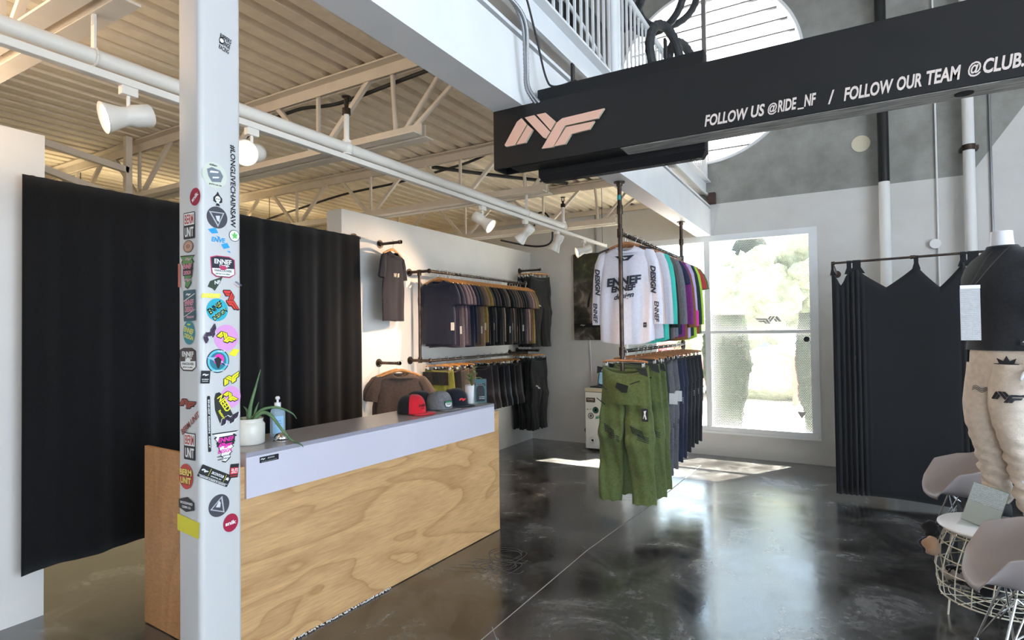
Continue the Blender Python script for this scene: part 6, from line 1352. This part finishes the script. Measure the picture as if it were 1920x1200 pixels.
# card hanging from the neck
cdp = empty('hanging_card', tuple(W3(.17, -.12, 0))[:2]+(1.70,), (0, 0, rad(8)), 'acrylic card with a painted mesh reflection, on a cord hung round the mannequin neck', 'card')
cdp.location = (.648, 4.20, 1.725)
MB().bbox(-.048, .048, -.004, .0, -.165, .135, .001).build('card', M['mesh_reflection'], cdp)  # acrylic tile with its mesh reflection painted into the colour
MB().bbox(-.046, .050, -.003, .001, .135, .155, .001).build('clip_strip', M['white_gloss'], cdp)
MB().tube([(.0, 0, .15), (.06, .05, .24), (.13, .13, .33), (.19, .17, .385)], .002, 6).tube([(.02, 0, .15), (.1, .03, .25), (.18, .06, .34), (.24, .12, .39)], .002, 6).build('cord', M['cable'], cdp)
mt = MB().bbox(-.02, .02, -.003, .003, -.05, .05, .001).build('swing_tag', ink((.08, .05, .10)), man); mt.location = toLoc(W3(.075, .315, 1.76)); mt.rotation_euler = (0, 0, .3); mt['label'] = 'dark purple card tag on the sleeve'

# ================================================================ floor marks
def strip(mb, pts, w, z=.0012):
    P_ = [Vector((*p, z)) for p in pts]; L_ = []; R2 = []
    for i, p in enumerate(P_):
        d = (P_[min(len(P_)-1, i+1)]-P_[max(0, i-1)]).normalized(); n_ = Vector((-d.y, d.x, 0)); L_.append(p+n_*w/2); R2.append(p-n_*w/2)
    mb.loft([L_, R2], ring_closed=False, smooth=False)
mb = MB(); strip(mb, [(-1.78, -2), (-1.70, 2.5), (-1.68, 4), (-1.55, 5.8), (-1.50, 7.1)], .008)
for a, b in (((-1.72, 2.72), (-1.52, 2.50)), ((-1.66, 2.65), (-1.35, 2.45)), ((-1.4, 2.3), (-1.15, 2.2))): strip(mb, [a, b], .004)
tag(mb.build('chalk_line', mat('chalk', (.36, .34, .32), .9)), 'long pale line running along the dark floor towards the window', 'floor line', kind='stuff')
random.seed(3); mb = MB()
for cxx, cyy, sc_ in ((-2.20, 3.62, .13), (-2.12, 3.45, .10), (-2.25, 3.4, .08)):
    pts = []; 
    for i in range(46):
        a = i*.42; pts.append((cxx+sc_*(cos(a)*(1+.4*sin(i*.37)))*.9+.003*i, cyy+sc_*sin(a)*(1+.3*cos(i*.23))))
    strip(mb, pts, .004)
for k in range(7): x0 = -2.42+.02*k; strip(mb, [(x0, 3.2+.07*k), (x0+.35, 3.35+.05*k+random.uniform(-.04, .04))], .003)
tag(mb.build('chalk_scribble', mat('faint_chalk', (.13, .125, .12), .9)), 'looping pale scribble on the floor beside the counter', 'floor mark', kind='stuff')
mb = MB(); random.seed(1)
for k in range(140):
    t = random.random(); p = Vector((-2.49, 4.061, 0))+Matrix.Rotation(rad(-2.84), 3, 'Z') @ Vector((.004+random.uniform(0, .012), -1.25-.75*t, .002+random.uniform(0, .006)))
    mb.box(p.x-.003, p.x+.003, p.y-.003, p.y+.003, p.z, p.z+.005)
tag(mb.build('plaster_crumbs', M['white_gloss']), 'crumbs of white debris along the foot of the counter', 'debris', kind='stuff')

# ================================================================ outside the window
struct('floor_outside', MB().box(-40, 40, 8.0, 80, -.22, -.10), M['concrete_out'])
random.seed(5)
def blob(name, c, r, sc_, m, label, cat, seed, sub=4, amp=.28, fr=1.6):
    bm = bmesh.new(); bmesh.ops.create_icosphere(bm, subdivisions=sub, radius=1)
    for v in bm.verts:
        q = 1+amp*noise.noise(v.co*fr+Vector((seed, 0, 0)))+amp*.5*noise.noise(v.co*fr*4+Vector((0, seed, 0))); v.co = Vector((v.co.x*sc_[0], v.co.y*sc_[1], v.co.z*sc_[2]))*r*q
    mb = MB(); mb.bm(bm); o = mb.build(name, m); o.location = c; return tag(o, label, cat)
def column_bush(name, x, y, label, prof, seed):
    t = empty(name, (x, y, -.1), label=label, cat='shrub'); mb = MB(); rs = []
    for z, r in prof:
        rs.append([(r*(1+.16*noise.noise(Vector((3*cos(a)+seed, 3*sin(a), z*4)))+.08*sin(9*a+z*20))*cos(a), r*(1+.16*noise.noise(Vector((3*cos(a)+seed, 3*sin(a), z*4))))*sin(a), z) for a in [2*pi*j/28 for j in range(28)]])
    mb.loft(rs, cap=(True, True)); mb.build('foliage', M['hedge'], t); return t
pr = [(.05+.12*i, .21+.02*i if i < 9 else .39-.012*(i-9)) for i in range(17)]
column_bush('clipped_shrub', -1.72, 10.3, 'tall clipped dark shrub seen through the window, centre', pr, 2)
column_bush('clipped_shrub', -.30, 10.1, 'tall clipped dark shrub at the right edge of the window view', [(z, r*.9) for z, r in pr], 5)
for i, (x, y, z, r, l) in enumerate(((-5.2, 20, 2.0, 1.7, 'pale green tree outside, left of the window view'), (-2.2, 17.5, 2.6, 1.2, 'pale blossoming tree outside behind the clipped shrub'), (-.3, 18.5, 3.0, 1.5, 'pale blossoming tree outside at the right'), (2.2, 15.5, 3.2, 1.4, 'leafy tree outside at the far right of the window'))):
    t = empty('street_tree', (x, y, -.1), label=l, cat='tree'); o = blob('crown', (0, 0, z), r, (1, 1, 1.05), M['blossom'], None, None, i*7+1, amp=.45, fr=2.2); o.parent = t; MB().tube([(0, 0, 0), (.05, 0, z)], [.1, .07], 8).build('trunk', mat('bark', (.12, .09, .07), .9), t)
t = empty('conifer', (-3.3, 26, -.1), label='small dark conifer on the skyline outside', cat='tree'); mb = MB()
for k in range(7): mb.lathe([(1.5-.19*k, 2.6+.62*k), (.3, 3.5+.62*k)], 18)
mb.build('foliage', M['hedge'], t); MB().tube([(0, 0, 0), (0, 0, 3)], .12, 8).build('trunk', M['raw_wood'], t)
bb = empty('office_building', (-3.0, 44, -.1), label='grey blocky building far beyond the trees', cat='building')
MB().box(-2.6, 1.2, 0, 6, 0, 7.4).box(-.4, 1.2, 0, 6, 7.4, 8.0).build('walls', mat('grey_cladding', (.25, .28, .33), .7), bb)
for k in range(3): MB().box(-2.4, 1.0, -.03, 0, 5.0+.8*k-.8, 5.4+.8*k-.8).build('window_band', mat('dark_window_band', (.08, .1, .14), .3), bb)
car = empty('parked_car', (-4.9, 15.2, -.1), label='red parked car seen through the left part of the window', cat='car')
prof = [(-2.1, .35), (-2.15, .65), (-1.9, .85), (-1.1, .98), (-.55, 1.38), (.7, 1.42), (1.35, 1.05), (2.0, .92), (2.15, .6), (2.1, .35)]
mb = MB(); rs = []
for yy, k in ((-.85, .96), (-.80, 1), (-.3, 1.01), (.3, 1.01), (.80, 1), (.85, .96)): rs.append([(x*k, yy*(1 if z < 1 else .86), .35+(z-.35)*k) for x, z in prof])
mb.loft(rs, cap=(True, True), smooth=False); mb.build('body', M['red_car'], car)
for x in (-1.3, 1.35):
    for yy in (-.88, .70): w_ = MB().cyl((x, yy, .33), .33, .18, 24, 'Y').build('wheel', M['rubber'], car); MB().cyl((x, yy-.01, .33), .2, .2, 20, 'Y').build('hub', M['chrome'], w_)
MB().add([(-1.0, -.86, 1.0), (-.5, -.82, 1.33), (.6, -.82, 1.36), (1.15, -.86, 1.05)], [(0, 1, 2, 3)]).build('side_window', M['black_metal'], car)
tag(MB().tube([(-.92, 14.2, -.1), (-.92, 14.2, 1.0)], .06, 12).build('bollard', mat('red_post', (.55, .10, .06), .6)), 'short red post outside among low flowers', 'bollard')
o = blob('flower_bed', (-1.0, 15.2, .55), .9, (1.9, .6, .75), M['blossom'], 'pale flowering bushes behind the red post outside', 'bush', 3.3)

# ================================================================ marks and small pieces belong to the part they sit on
SUBS = {'lamp_lens': 'lamp_head', 'bottle_label': 'bottle', 'emblem': 'front_panel', 'leaflet': 'holder', 'reflection_card': 'frame', 'pale_card': 'frame', 'hem_label': 't_shirt',
        'leaf_print': 'trousers', 'hip_lettering': 'trousers', 'thigh_logo': 'trousers', 'leg_print': 'trousers', 'finger': 'body', 'thumb': 'body', 'screen': 'lid', 'sign_word': 'face_panel',
        'logo_piece': 'face_panel', 'vent_slots': 'housing', 'control_strip': 'cabinet', 'logo_decal': 'pane', 'round_decal': 'pane', 'triangle_decal': 'pane'}
base = lambda o: o.name.split('.')[0]
for root in [o for o in bpy.data.objects if o.parent is None]:
    kids = list(root.children)
    for k in kids:
        tgt = SUBS.get(base(k))
        if base(k) == 'sticker': tgt = {'steel_column': 'column_body', 'mini_fridge': 'door', 'reception_counter': 'white_fascia'}.get(base(root))
        if tgt:
            p = next((q for q in kids if base(q) == tgt), None)
            if p: k.parent = p
